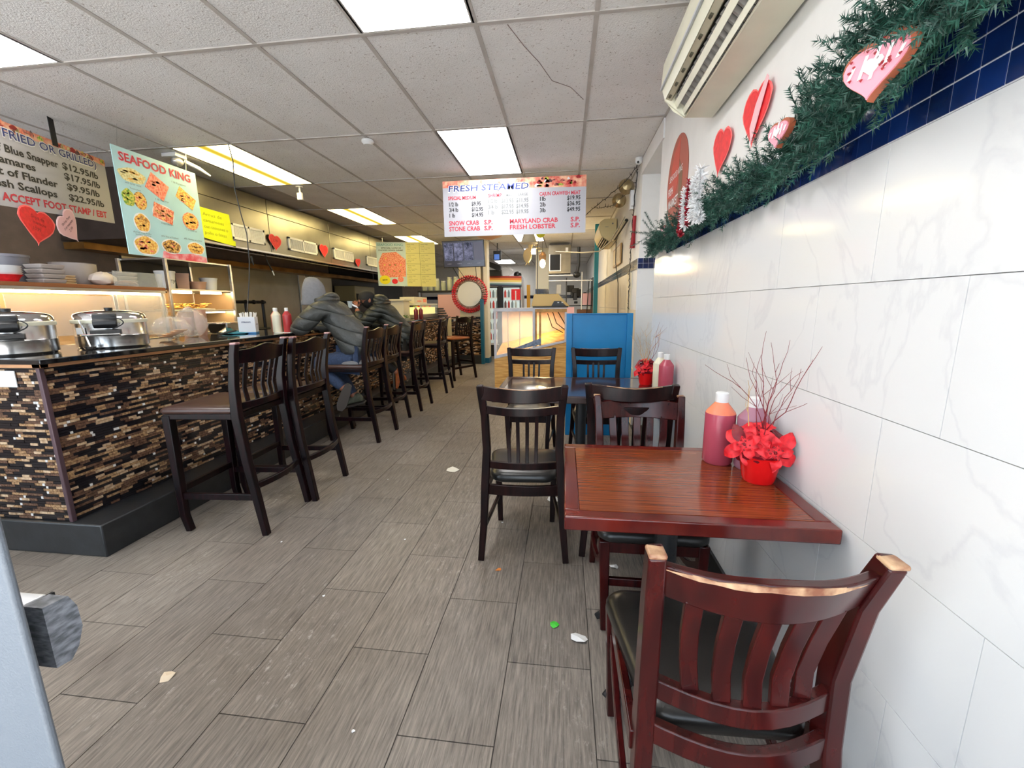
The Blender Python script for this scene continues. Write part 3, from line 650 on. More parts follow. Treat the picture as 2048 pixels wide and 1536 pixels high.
def table(name, label, x0, x1, y0, y1, z, field, edge, th=.042, rz=0):
    cx, cy = (x0+x1)/2, (y0+y1)/2
    t = root(name, label, 'table', (cx, cy, 0)); a, b_ = (x1-x0)/2, (y1-y0)/2; e = .045
    m_ = MB(); m_.box(-a, a, -b_, -b_+e, z-th, z); m_.box(-a, a, b_-e, b_, z-th, z); m_.box(-a, -a+e, -b_+e, b_-e, z-th, z); m_.box(a-e, a, -b_+e, b_-e, z-th, z); m_.build('edge_band', edge, t, bevel=.004)
    MB().box(-a+e, a-e, -b_+e, b_-e, z-th+.003, z).build('tabletop', field, t, smooth=False)
    MB().lathe([(.042, .06), (.038, .12), (.038, z-th-.03)], seg=20).build('column', IRON, t); MB().box(-.2, .2, -.16, .16, z-th-.03, z-th).build('mounting_plate', IRON, t, bevel=.004)
    MB().lathe([(.075, .03), (.07, .07), (.05, .10), (.04, .12)], seg=20).build('hub', IRON, t)
    for k in range(4):
        an = k*PI/2+(PI/4 if rz else 0); q = MB(); c_, s_ = math.cos(an), math.sin(an)
        q.sweep([(.04*c_, .04*s_, .062), (.16*c_, .16*s_, .05), (.27*c_, .27*s_, .03), (.285*c_, .285*s_, .014)], [.06, .05, .045, .06], [.06, .04, .028, .028], (-s_, c_, 0)); q.build('foot', IRON, t, bevel=.006)
    return t
table('dining_table', 'near reddish wooden table holding two sauce bottles and a poinsettia', .006, .728, 1.092, 1.722, .738, TABW, TABE, rz=1)
table('dining_table', 'dark stained table between the four espresso chairs', -.47, .725, 2.63, 3.40, .738, TABD, mat('dark_edge', s2l(44, 22, 20), .25), rz=1)

# ================================================================== SIGNS
def frame_obj(name, label, cat, O, U, V, N, W_, H_, m, th=.006, group=None):
    t = root(name, label, cat, tuple(O), 0, group, world=True)
    MB().prism([(0, 0), (W_, 0), (W_, H_), (0, H_)], O, U, V, N*-th, m).build('board', None, t, smooth=False)
    return t
def heart(n=22, s=1.0):
    out = []
    for i in range(n):
        a = 2*PI*i/n; out.append((s*.5*math.sin(a)**3*1.0, s*((.43*math.cos(a)-.12*math.cos(2*a)-.045*math.cos(3*a)-.015*math.cos(4*a))*.95+.02)))
    return out
def ell(cx, cy, a, b, n=18, ph=0, wob=0):
    return [(cx+a*math.cos(2*PI*i/n+ph)*(1+wob*math.sin(5*2*PI*i/n)), cy+b*math.sin(2*PI*i/n+ph)*(1+wob*math.sin(5*2*PI*i/n))) for i in range(n)]
Z3 = Vector((0, 0, 1))
# --- FRESH STEAMED board
O = Vector((-1.345, 4.75, 2.080)); U = Vector((1, 0, 0)); V = Z3; N = Vector((0, -1, 0)); SW, SH = 1.553, .577
t = frame_obj('price_board', 'white hanging price board of fresh steamed seafood in the middle of the ceiling', 'sign', O, U, V, N, SW, SH, BOARD)
MB().prism([(0, SH*.88), (.1*SW, SH*.88), (.55*SW, SH*.90), (.62*SW, SH*.82), (SW, SH*.80), (SW, SH), (0, SH)], O, U, V, N*.001, PRINTF).build('seafood_print', None, t, smooth=False)
q = MB()
for i in range(26):
    cx = .66*SW+R.random()*.32*SW; cy = SH*(.84+.14*R.random()); q.prism(ell(cx, cy, .012+.02*R.random(), .008+.012*R.random(), 8, 0, .2), O, U, V, N*.0015, R.choice([PRINTF2, WHITE, REDD, F_GRN]))
q.build('shrimp_picture', None, t, smooth=False)
q = MB(); put_text(q, 'FRESH STEAMED', O, U, V, N, .040*SW-.004, .805*SH-.003, .115*SH, .575*SW, bold=.05, lift=.0022, slant=.12); q.build('title_outline', WHITE, t, smooth=False)
q = MB(); put_text(q, 'FRESH STEAMED', O, U, V, N, .042*SW, .81*SH, .105*SH, .565*SW, bold=.012, lift=.003, slant=.12); q.build('title', INKB, t, smooth=False)
r1, r2, r3 = MB(), MB(), MB()
def T(mb, s, u0, u1, v, h=.07, b=.024):
    q_ = MB(); put_text(q_, s, O, U, V, N, u0*SW, v*SH, h*SH, (u1-u0)*SW, bold=b); q_.build('lettering', {id(r1): INKR, id(r2): INKG, id(r3): INK}[id(mb)], t, smooth=False)
T(r1, 'SPECIAL MEDIUM', .037, .237, .665, .062); T(r1, 'SHRIMP', .325, .42, .685, .062); T(r1, 'CAJUN CRAWFISH MEAT', .683, .962, .675, .062)
for s, u0, u1, v in (('SNOW CRAB', .037, .255, .205), ('STONE CRAB', .037, .262, .10), ('S.P.', .292, .352, .205), ('S.P.', .292, .352, .10), ('MARYLAND CRAB', .475, .81, .205), ('FRESH LOBSTER', .475, .795, .10), ('S.P.', .898, .962, .205), ('S.P.', .898, .962, .10)): T(r1, s, u0, u1, v, .078)
T(r2, 'JUMBO', .43, .495, .69, .045); T(r2, 'LARGE', .535, .603, .69, .045)
for k, v in enumerate((.55, .45, .35)):
    T(r3, ['1/2 lb', '3/4 lb', '1 lb'][k], .043, [.108, .108, .083][k], v); T(r3, ['$9.95', '$12.95', '$14.95'][k], .205, [.272, .286, .286][k], v)
    T(r2, ['1/2 lb', '3/4 lb', '1 lb'][k], .325, [.39, .39, .365][k], v+.03); T(r2, ['$13.95', '$17.95', '$22.95'][k], .417, .503, v+.03); T(r2, ['$11.95', '$14.95', '$19.95'][k], .521, .607, v+.03)
    T(r3, ['1lb', '2lb', '3lb'][k], .686, .726, v+.035); T(r3, ['$19.95', '$36.95', '$49.95'][k], .872, .962, v+.035)
for x in (-1.29, .16): MB().tube([(x, 4.752, 2.64), (x, 4.752, H)], .0015, 6).build('hanging_wire', CHROME, t)

# --- FRIED OR GRILLED board (upper left)
O = Vector((-3.3, 1.801, 1.925)); U = Vector((-.418, .904, .09)).normalized(); V = Z3; N = Vector((U.y, -U.x, 0)).normalized(); SW, SH = 1.933, .536
t = frame_obj('price_board', 'white price board listing fried or grilled fish by the pound, upper left over the counter', 'sign', O, U, V, N, SW, SH, BOARD)
MB().prism([(0, SH*.86), (SW*.55, SH*.90), (SW*.8, SH*.95), (SW, SH*.90), (SW, SH), (0, SH)], O, U, V, N*.001, PRINTF).build('seafood_print', None, t, smooth=False)
q = MB()
for i in range(40):
    cx = SW*R.random(); q.prism(ell(cx, SH*(.93+.05*R.random()), .02+.03*R.random(), .01+.012*R.random(), 8, 0, .2), O, U, V, N*.0015, R.choice([PRINTF2, F_PALE, REDD, F_SAL, F_GRN]))
q.build('shrimp_picture', None, t, smooth=False)
def TS(mb, s, u0, u1, v, h, b=.03, lift=.0015): put_text(mb, s, O, U, V, N, SW+u0, v, h, u1-u0, bold=b, lift=lift)
q = MB(); TS(q, 'STEAMED, FRIED OR GRILLED)', -1.70, -.135, .436, .060, .05, .0022); q.build('title_outline', WHITE, t, smooth=False)
q = MB(); TS(q, 'STEAMED, FRIED OR GRILLED)', -1.69, -.14, .441, .052, .014, .003); q.build('title', INKB, t, smooth=False)
q = MB()
for s, u0, u1, v in (('Fillet of Blue Snapper', -1.46, -.64, .345), ('Calamares', -1.36, -.895, .272), ('Fillet of Flander', -1.42, -.69, .197), ('Fresh Scallops', -1.39, -.72, .122),
                     ('$12.95/lb', -.595, -.14, .352), ('$17.95/lb', -.595, -.135, .277), ('$9.95/lb', -.587, -.165, .202), ('$22.95/lb', -.587, -.125, .124)): q = MB(); TS(q, s, u0, u1, v, .047); q.build('lettering', INK, t, smooth=False)
q = MB(); TS(q, 'WE ACCEPT FOOT STAMP / EBT', -1.42, -.11, .036, .050); q.build('red_lettering', INKR, t, smooth=False)
p = O+U*(SW-.63); MB().prism([(-.03, 0), (.03, 0), (.03, .22), (-.03, .22)], p+Z3*.50, U, Z3, N*.004, BLACKM).build('strap', None, t, smooth=False)
p = O+U*(SW-.1); MB().tube([p+Z3*.53, p+Z3*.62+U*.02], .002, 6).build('hanging_wire', CHROME, t)
# notes hanging from the board's lower edge
def scal(o2, k=.06, n=3): return [(x*(1+k*math.sin(i*2.1)), y*(1+k*math.cos(i*1.7))) for i, (x, y) in enumerate(o2)]
def paper_heart(name, label, C_, U_, V_, N_, s, m, rim, group=None, th=.002, texts=(), tm=None, sx=1):
    t_ = root(name, label, 'paper heart', tuple(C_), 0, group, world=True); h_ = [(x*sx*s, y*s) for x, y in heart(30)]
    MB().prism([(x*1.0, y*1.0) for x, y in scal(h_, .03)], C_, U_, V_, N_*-th, rim).build('paper', None, t_, smooth=False)
    MB().prism([(x*.92, y*.92) for x, y in h_], C_+N_*.0012, U_, V_, N_*-.0012, m).build('centre', None, t_, smooth=False)
    if texts:
        q_ = MB()
        for tx, u, v, h, w_ in texts: put_text(q_, tx, C_, U_, V_, N_, u, v, h, w_, bold=0, lift=.003, align='C')
        q_.build('handwriting', tm or REDD, t_, smooth=False)
    return t_
GH = 'paper heart notes'
rot = lambda a: (U*math.cos(a)+V*math.sin(a), V*math.cos(a)-U*math.sin(a))
a_, b_ = rot(-.22); Cc = O+U*(SW-1.01)-Z3*.095+N*.012
paper_heart('paper_heart', 'red scalloped paper heart hung under the fried fish price board', Cc, a_, b_, N, .30, RED, mat('red_rim', s2l(250, 110, 110), .6), None, texts=(('Sopa de', 0, .035, .024, .12), ('mariscos', .015, 0, .022, .12), ('10.99', -.01, -.045, .024, .07)), tm=REDD, sx=1.15)
a_, b_ = rot(.62); Cc = O+U*(SW-.68)-Z3*.075+N*.012
paper_heart('paper_heart', 'pale pink paper heart hung tilted beside the red one under the price board', Cc, a_, b_, N, .29, PINK, mat('pink_rim', s2l(250, 214, 218), .6), None, texts=(('Shrimp Patty', 0, .035, .018, .13), ('Crab meat patty', 0, .0, .018, .14), ('2.99', 0, -.04, .022, .05)), tm=mat('ink_brown', s2l(90, 30, 40), .6), sx=.9)

# --- SEAFOOD KING food poster
O = Vector((-3.45, 3.05, 1.757)); U = Vector((0, 1, 0)); V = Z3; N = Vector((1, 0, 0)); SW, SH = .745, .808
t = frame_obj('food_poster', 'pale blue hanging poster of nine seafood dishes under a red title', 'poster', O, U, V, N, SW, SH, LBLUE)
q = MB(); put_text(q, 'SEAFOOD KING', O, U, V, N, .04, .708, .068, .645, bold=.035, lift=.002); q.build('title_outline', PINK, t, smooth=False)
q = MB(); put_text(q, 'SEAFOOD KING', O, U, V, N, .045, .71, .062, .635, bold=.022, lift=.003); q.build('title', INKR, t, smooth=False)
def dish(u, v, a, b, m, shape=0, plate=None, ph=0, dots=None):
    q_ = MB()
    if plate: q_.prism(ell(u, v, a*1.12, b*1.15, 24, 0), O, U, V, N*.0012, plate)
    o_ = ell(u, v, a, b, 24, ph, .06) if shape == 0 else [(u+x*math.cos(ph)-y*math.sin(ph), v+x*math.sin(ph)+y*math.cos(ph)) for x, y in ((-a, -b), (a, -b), (a, b), (-a, b))]
    q_.prism(o_, O, U, V, N*.002, m)
    for i in range(14):
        an = R.random()*2*PI; rr_ = R.random()**.5*.75; q_.prism(ell(u+a*rr_*math.cos(an), v+b*rr_*math.sin(an), a*.22, b*.13, 8, 0, .1), O, U, V, N*.0026, R.choice(dots or [F_FRIED, F_SHR, m]))
    q_.build('dish_picture', None, t, smooth=False)
DD = [F_FRIED, F_SHR, F_MIX]
dish(.13, .615, .11, .055, F_PALE, 0, None, 0, [F_PALE, F_FRIED]); dish(.335, .585, .085, .075, F_SAL, 1, None, -.5, [F_SHR, F_SAL, F_PALE]); dish(.605, .555, .09, .055, F_FRIED, 1, None, -.5, [F_FRIED, F_SHR])
dish(.07, .44, .05, .065, F_GRN, 0, None, 0, [F_GRN]); dish(.165, .435, .048, .06, F_FRIED, 0, F_MIX, 0, [F_SHR, F_FRIED]); dish(.15, .262, .062, .068, F_FRIED, 0, WHITE, 0, [F_FRIED, F_MIX])
dish(.355, .375, .09, .062, F_SHR, 1, WHITE, -.25, DD); dish(.62, .36, .075, .066, F_FRIED, 0, F_SHR, 0, [INK, F_FRIED, F_MIX]); dish(.155, .085, .095, .07, F_FRIED, 0, WHITE, 0, [F_SHR, F_SAL, F_FRIED])
dish(.385, .105, .085, .055, F_MIX, 0, WHITE, 0, [F_FRIED, F_MIX, F_SHR]); dish(.635, .12, .085, .05, F_FRIED, 0, WHITE, 0, [F_FRIED, F_MIX])
MB().prism([(.28, .0), (.74, .0), (.74, .05), (.6, .07), (.45, .05), (.3, .06)], O, U, V, N*.0011, mat('red_swirl', s2l(226, 80, 90), .5, col2=s2l(240, 200, 205), vscale=14)).build('swirl_print', None, t, smooth=False)
q = MB()
for s, u, v, w_ in (('Tostones', .09, .51, .09), ('Arroz con Pollo', .06, .175, .15), ('Jumbo Shrimp', .075, .158, .13), ('#76. Rice w/ Seafood', .30, .178, .16), ('#32. Shrimp on a Stick', .52, .19, .19), ('with tartar sauce', .06, .545, .13), ('1 lb Shrimp', .30, .475, .12), ('1 lb Potatoes', .48, .66, .14), ('Fried Calamari', .32, .285, .11), ('1 Fried Fish', .56, .27, .11)): put_text(q, s, O, U, V, N, u, v, .014, w_, bold=0, lift=.003)
q.build('small_lettering', INKG, t, smooth=False)
for y in (3.1, 3.7): MB().tube([(-3.452, y, 2.56), (-3.452, y+.03, H)], .0015, 6).build('hanging_wire', CHROME, t)

# --- shrimp photo menu board
O = Vector((-3.632, 8.0, 1.722)); U = Vector((1, 0, -.03)).normalized(); V = Z3; N = Vector((0, -1, 0)); SW, SH = 1.165, .82
t = frame_obj('menu_board', 'hanging menu board with an orange shrimp photo and two yellow price columns', 'sign', O, U, V, N, SW, SH, mat('menu_yellow', s2l(226, 216, 130), .45))
MB().prism([(0, 0), (.59, 0), (.59, SH), (0, SH)], O, U, V, N*.0012, mat('menu_pale', s2l(196, 214, 206), .45, var=.08, vscale=4)).build('photo_half', None, t, smooth=False)
q = MB(); q.prism([(.05, .2), (.2, .16), (.57, .18), (.58, .5), (.4, .64), (.12, .62), (.03, .45)], O, U, V, N*.002, F_SHR)
for i in range(9): q.prism(ell(.12+.11*(i % 4)+.03*(i//4), .28+.12*(i//4), .055, .045, 12), O, U, V, N*.0028, F_SAL); q.prism(ell(.12+.11*(i % 4)+.03*(i//4), .28+.12*(i//4), .022, .02, 10), O, U, V, N*.0034, R.choice([F_MIX, F_FRIED]))
q.build('shrimp_picture', None, t, smooth=False)
q = MB(); q.prism(ell(.14, .115, .11, .085, 20), O, U, V, N*.003, mat('yellow_burst', s2l(244, 228, 30), .5)); q.prism(ell(.34, .09, .06, .05), O, U, V, N*.003, RED); q.prism(ell(.46, .13, .06, .055), O, U, V, N*.003, F_SAL); q.build('price_burst', None, t, smooth=False)
q = MB(); put_text(q, 'SEAFOOD KING', O, U, V, N, .02, .75, .045, .52, bold=.02, lift=.003); q.build('title', mat('title_green', s2l(110, 170, 160), .5), t, smooth=False)
q = MB(); put_text(q, 'SPECIAL LUNCH', O, U, V, N, .1, .70, .025, .4, lift=.003); put_text(q, 'CHICKEN WINGS SHRIMP', O, U, V, N, .04, .66, .022, .5, lift=.003); put_text(q, '$8.99', O, U, V, N, .09, .10, .03, .1, lift=.004); 
for c_ in range(2):
    for r_ in range(4):
        u = .62+.27*c_; v = SH-.05-.195*r_; MB_ = q
        for k in range(5): put_text(q, ['FRIED FISH', 'Shrimp', 'with rice or fries', 'salad  8.95', '12.95'][k], O, U, V, N, u, v-.03*k, .012, [.14, .07, .18, .13, .07][k], bold=0, lift=.002)
q.build('small_lettering', mat('ink_olive', s2l(70, 66, 20), .6), t, smooth=False)
g = MB()
for r_ in range(1, 4): g.prism([(.59, SH-.195*r_-.012), (SW, SH-.195*r_-.012), (SW, SH-.195*r_-.008), (.59, SH-.195*r_-.008)], O, U, V, N*.0015)
g.prism([(.865, 0), (.869, 0), (.869, SH), (.865, SH)], O, U, V, N*.0015); g.build('dividing_lines', mat('ink_olive', (.1, .1, .02)), t, smooth=False)
for x in (-3.5, -2.6): MB().tube([(x, 8.003, 2.5), (x, 8.003, H)], .002, 6).build('hanging_wire', CHROME, t)
# --- yellow handwritten note
O = Vector((-3.925, 4.30, 2.055)); U = Vector((0, 1, 0)); N = Vector((1, 0, 0)); V = Z3
t = root('paper_note', 'neon yellow handwritten note taped to the hood beside the first vent', 'note', tuple(O), world=True)
MB().prism([(.02, .03), (.36, .0), (.46, -.02), (.47, .05), (.43, .06), (.42, .345), (0, .35)], O, U, V, N*-.003, YELLOW).build('paper', None, t, smooth=False)
q = MB()
for k, (s, w_) in enumerate((('Arroz de', .26), ('camarones', .28), ('con tostones o', .33), ('pollo o fritas', .3))): put_text(q, s, O, U, V, N, .04, .27-.065*k, .034, w_, bold=0, lift=.002)
q.build('handwriting', mat('ink_faded', s2l(150, 160, 20), .6), t, smooth=False)
for k, (y, z, s) in enumerate(((5.49, 2.205, .25), (6.67, 2.235, .25), (7.81, 2.15, .2))):
    paper_heart('paper_heart', ['red paper heart on the hood beside the yellow note vent', 'red paper heart on the hood between the second and third vents', 'small red paper heart on the hood before the last vent'][k], Vector((-3.925, y, z)), Vector((0, 1, .1*k-.1)), Z3, Vector((1, 0, 0)), s, RED, mat('red_rim', (1, .3, .3)), None, texts=(('2.99', 0, 0, .03, .09),))

# ================================================================== RIGHT WALL DECOR
O = Vector((XW+.010, 3.18, 2.15)); U = Vector((0, -1, 0)); V = Z3; N = Vector((-1, 0, 0))
t = root('wall_sticker', 'round red brown fish market sticker on the white wall above the garland end', 'sticker', tuple(O), world=True)
MB().prism(ell(0, 0, .27, .285, 36), O, U, V, N*.002, mat('sticker_brown', s2l(168, 74, 52), .4)).build('disc', None, t, smooth=False)
q = MB(); q.prism([(-.26, -.06), (-.1, .20), (.05, .26), (.03, -.02), (-.05, -.1)], O, U, V, N*.003, mat('sticker_red', s2l(196, 66, 44), .4)); q.prism([(.05, .12), (.14, .02), (.14, -.2), (.06, -.12)], O, U, V, N*.003, mat('sticker_olive', s2l(120, 84, 50), .4)); q.build('fish_shape', None, t, smooth=False)
q = MB(); put_text(q, 'SEAFOOD KING', O, U, V, N, -.2, .03, .04, .34, bold=.01, lift=.004, slant=.1)
put_text(q, 'FISH', O, U, V, N, -.22, -.06, .05, .13, bold=.02, lift=.004); put_text(q, 'MARKET', O, U, V, N, -.2, -.15, .055, .26, bold=.02, lift=.004); q.build('lettering', WHITE, t, smooth=False)
paper_heart('paper_heart', 'red paper heart on the white wall above the white tinsel stocking', Vector((XW-.002, 2.30, 2.055)), Vector((0, -1, -.25)).normalized(), Vector((0, -.25, 1)).normalized(), N, .25, RED, mat('red_rim', (1, .3, .3)), None)
t = paper_heart('paper_heart', 'red and pink doily heart hung on the wall below the near air conditioner', Vector((XW-.002, 1.93, 2.065)), Vector((0, -1, -.12)).normalized(), Vector((0, -.12, 1)).normalized(), N, .26, RED, mat('red_rim', (1, .3, .3)), None)
MB().prism([(.0, -.11), (.115, .075), (.10, .09), (.02, .02), (-.02, -.05)], Vector((XW-.008, 1.93, 2.065)), Vector((0, -1, 0)), Z3, N*.003, PINK).build('doily', None, t, smooth=False)
def cookie(label, Cc, ry, s, sp=True):
    U_ = Vector((math.cos(ry), -math.sin(ry), 0)); N_ = Vector((-math.sin(ry), -math.cos(ry), 0)); 
    t_ = root('cookie_ornament', label, 'ornament', tuple(Cc), world=True); V_ = (Z3+U_*.1).normalized()
    MB().prism([(x*s, y*s) for x, y in heart(32)], Cc, U_, V_, N_*-.018, mat('cookie_brown', s2l(160, 84, 54), .6)).build('cookie', None, t_, bevel=.003)
    MB().prism([(x*s*.9, y*s*.88-.004) for x, y in heart(32)], Cc, U_, V_, N_*.004, PINKC).build('icing', None, t_, smooth=False)
    q_ = MB(); q_.prism([(x*s*.3, y*s*.3) for x, y in heart(16)], Cc+N_*.005, U_, V_, N_*.002, WHITE)
    for k in range(5):
        x = -.34+.17*k; a = .3-abs(x)*.6; q_.prism([(x*s-.003, -a*s*.6), (x*s+.003, -a*s*.6), ((x+.06)*s+.003, a*s*.9), ((x+.06)*s-.003, a*s*.9)], Cc+N_*.005, U_, V_, N_*.001, WHITE)
    q_.build('white_icing', None, t_, smooth=False); q_ = MB()
    for k in range(30):
        x, y = R.uniform(-.4, .4), R.uniform(-.3, .32)
        if abs(x)+max(0, -y)*1.2 < .42: q_.prism([(x*s+a*s*.05, y*s+b*s*.05) for a, b in heart(8)], Cc+N_*.006, U_, V_, N_*.001, REDD)
    if sp: tag(q_.build('heart_sprinkles', None, t_, smooth=False), kind='stuff')
cookie('large pink iced heart cookie ornament with white heart centre in the near garland', Vector((.570, .955, 1.758)), 1.18, .125)
cookie('small striped white and lilac heart cookie ornament half sunk in the garland', Vector((.60, 1.39, 1.802)), 1.35, .085, False)
cookie('smallest pink cookie ornament peeping from the far end of the garland', Vector((.66, 3.0, 1.80)), 1.0, .10, False)
# tinsel stocking
def fuzzy(mb, pts, r, n, rd, m=None, w_=.003):
    pts = [Vector(p) for p in pts]
    for i in range(n):
        u = rd.random()*(len(pts)-1); k = int(u); p = pts[k].lerp(pts[k+1], u-k)
        d = Vector((rd.gauss(0, 1), rd.gauss(0, 1), rd.gauss(0, 1))).normalized(); e = d.cross(Vector((rd.gauss(0, 1), rd.gauss(0, 1), rd.gauss(0, 1)))).normalized()*w_
        a, b = p+d*r*.1, p+d*r*rd.uniform(.7, 1.1); mb.add([a-e, a+e, b+e*.6, b-e*.6], [(0, 1, 2, 3)], m)
t = root('tinsel_stocking', 'white and red tinsel stocking decoration standing in the far half of the garland', 'ornament', (.61, 2.27, 1.70), world=True)
TW_, TR_ = mat('white_tinsel', (.85, .85, .85), .5), mat('red_tinsel', s2l(150, 14, 36), .3)
for nm, m_, segs in (('white_tinsel', TW_, ([(.61, 2.36, 1.90), (.61, 2.37, 1.72)], [(.61, 2.14, 1.93), (.61, 2.17, 1.73), (.61, 2.12, 1.71)], [(.61, 2.2, 1.90), (.61, 2.22, 1.72)])), ('red_tinsel', TR_, ([(.605, 2.44, 1.88), (.605, 2.44, 1.70), (.605, 2.40, 1.68)], [(.60, 2.29, 1.92), (.60, 2.29, 1.71)]))):
    q = MB()
    for sgm in segs: fuzzy(q, sgm, .034 if nm[0] == 'w' else .018, 700 if nm[0] == 'w' else 420, R)
    q.build(nm, m_, t, smooth=False, fix=False)
# pine garland
gr = root('pine_garland', 'dark green artificial pine garland draped along the blue tile band', 'garland', (.70, 2.0, 1.75), world=True)
rd = random.Random(3); gm = MB(); cen = [(3.62, 1.75, .07), (3.3, 1.765, .09), (2.8, 1.76, .10), (2.4, 1.755, .095), (2.0, 1.765, .10), (1.6, 1.755, .10), (1.3, 1.77, .11), (1.1, 1.82, .13), (.95, 1.86, .16), (.8, 1.88, .17), (.62, 1.90, .17)]
def gcen(y):
    for (a, za, ra), (b, zb, rb) in zip(cen, cen[1:]):
        if b <= y <= a: k = (a-y)/(a-b); return za+(zb-za)*k, ra+(rb-ra)*k
    return cen[-1][1], cen[-1][2]
def sprig(mb, p, d, L_, dens, nl):
    d = d.normalized(); n = int(L_*dens); b = p.copy(); cv = Vector((rd.gauss(0, .25), rd.gauss(0, .25), rd.gauss(0, .25)))
    for i in range(n):
        u = i/n; c = p+d*L_*u+cv*L_*u*u*.5
        if c.x > XW-.012: c.x = XW-.012
        a = rd.random()*2*PI; e1 = d.cross(Vector((.3, .2, 1))).normalized(); e2 = d.cross(e1); nd = (e1*math.cos(a)+e2*math.sin(a)+d*.7).normalized()
        q_ = c+nd*nl*(1-.35*u); 
        if q_.x > XW-.004: q_.x = XW-.004
        s_ = nd.cross(Vector((rd.gauss(0, 1), rd.gauss(0, 1), rd.gauss(0, 1)))).normalized()*.0016
        mb.add([c-s_, c+s_, q_], [(0, 1, 2)])
y = 3.64
while y > .55:
    zc, rad = gcen(y); k = rd.random()
    p = Vector((.70+rd.uniform(-.02, .02), y, zc+rd.uniform(-.3, .3)*rad))
    an = rd.uniform(0, 2*PI); d = Vector((-.35-.5*rd.random(), rd.choice((-1, 1))*.8*rd.random()+.2, math.sin(an)*.9))
    sprig(gm, p, d, rad*rd.uniform(.7, 1.25), 760, .026)
    y -= .0046 if y > 1.3 else .0023
for (yy, zz, d, L_) in ((1.40, 1.80, (-.3, .1, 1), .16), (1.37, 1.82, (-.2, -.1, 1), .15), (1.50, 1.80, (-.4, .5, .8), .13), (2.5, 1.82, (-.2, .3, .9), .10), (3.05, 1.82, (-.1, .3, 1), .12), (3.4, 1.80, (-.1, .5, .7), .12), (1.1, 1.86, (-.1, .1, 1), .14), (1.15, 1.84, (-.3, .3, 1), .13), (2.0, 1.80, (-.3, .4, .6), .12)):
    for k in range(4): sprig(gm, Vector((.69, yy+rd.uniform(-.015, .015), zz-.02)), Vector(d)+Vector((rd.gauss(0, .1), rd.gauss(0, .1), 0)), L_, 700, .028)
gm.build('needles', PINE, gr, smooth=False, fix=False)
MB().tube([(.71, yy, gcen(yy)[0]) for yy in frange(3.6, .56, 30)], .010, 6).build('stem', PINE, gr)

# near air conditioner
ac = root('air_conditioner', 'white wall air conditioner with open louvers under the ceiling at the top right', 'air conditioner', (.64, 1.97, 2.26), world=True)
y0, y1 = 1.35, 2.47
prof = [(XW-.001, 2.262), (.60, 2.268), (.545, 2.30), (.50, 2.355), (.478, 2.42), (.485, 2.52), (.51, 2.575), (.56, 2.60), (XW-.001, 2.60)]
bd = MB(); n = len(prof); bd.v = [(x, y0, z) for x, z in prof]+[(x, y1, z) for x, z in prof]
for i in range(n):
    if i in (1, 2): continue
    bd.f.append([i, (i+1) % n, n+(i+1) % n, n+i])
bd.f += [list(range(n))[::-1], [n+i for i in range(n)]]; bd.m = [0]*len(bd.f); bd.build('body', CREAMP, ac, fix=False)
A_ = Vector((.605, 0, 2.266)); B_ = Vector((.498, 0, 2.352)); dn = (B_-A_).normalized(); nn = Vector((.62, 0, .78))
def strip(t0, t1, dep0, dep1, ya, yb, th, m_, nm, bev=.0015):
    p0 = A_+(B_-A_)*t0+nn*dep0; p1 = A_+(B_-A_)*t1+nn*dep1; o_ = nn*th
    q_ = MB(); q_.hexa([(p0.x, ya, p0.z), (p0.x, yb, p0.z), (p1.x, yb, p1.z), (p1.x, ya, p1.z)], [(p0.x+o_.x, ya, p0.z+o_.z), (p0.x+o_.x, yb, p0.z+o_.z), (p1.x+o_.x, yb, p1.z+o_.z), (p1.x+o_.x, ya, p1.z+o_.z)]); return q_.build(nm, m_, ac, bevel=bev)
strip(.02, .80, .055, .055, y0+.02, y1-.02, .004, BLACKM, 'dark_duct', 0)
strip(-.02, .04, 0, .0, y0+.02, y1-.02, .05, CREAMP, 'duct_lip'); strip(.80, 1.0, .014, .006, y0+.01, y1-.01, .02, mat('inner_tan', s2l(190, 184, 160), .5), 'inner_ledge')
strip(.10, .27, .004, .016, y0+.02, y1-.01, .004, CREAMP, 'louver'); strip(.45, .66, .004, .016, y0+.02, y1-.01, .004, CREAMP, 'louver')
VG = mat('vane_grey', s2l(176, 172, 168), .6); vm = None
for j in range(24):
    y = y0+.05+j*.045; strip(.08, .74, .03, .03, y, y+.012, .02, VG, 'vane', 0)
for j in range(9): y = y0+.09+j*.12; strip(.86, .94, .002, .002, y, y+.022, .012, mat('slot_dark', s2l(70, 66, 50), .7), 'rib', 0)
strip(0, 1, -.001, -.001, y1-.012, y1, .06, CREAMP, 'end_cap')
MB().box(.474, .484, y0, y1, 2.40, 2.412).build('silver_strip', SILVER, ac, bevel=.001)
# far air conditioner
ac = root('air_conditioner', 'yellowed wall air conditioner farther back above the teal pole', 'air conditioner', (.62, 7.0, 2.24), world=True); y0, y1 = 6.55, 7.55
ACY = mat('aged_plastic', s2l(216, 200, 150), .4)
MB().prism([(0, 0), (-.12, -.0), (-.22, .07), (-.26, .17), (-.24, .27), (-.18, .31), (0, .31)], Vector((XW-.001, y0, 2.24)), Vector((1, 0, 0)), Z3, Vector((0, y1-y0, 0)), ACY).build('body', None, ac, bevel=.008)
MB().hexa([(.625, y0+.04, 2.225), (.625, y1-.04, 2.225), (.53, y1-.04, 2.29), (.53, y0+.04, 2.29)], [(.628, y0+.04, 2.23), (.628, y1-.04, 2.23), (.533, y1-.04, 2.295), (.533, y0+.04, 2.295)]).build('outlet', BLACKM, ac)
for k in range(3): MB().box(.54+.028*k, .545+.028*k, y0+.02, y1-.02, 2.265-.018*k, 2.295-.018*k).build('louver', ACY, ac)
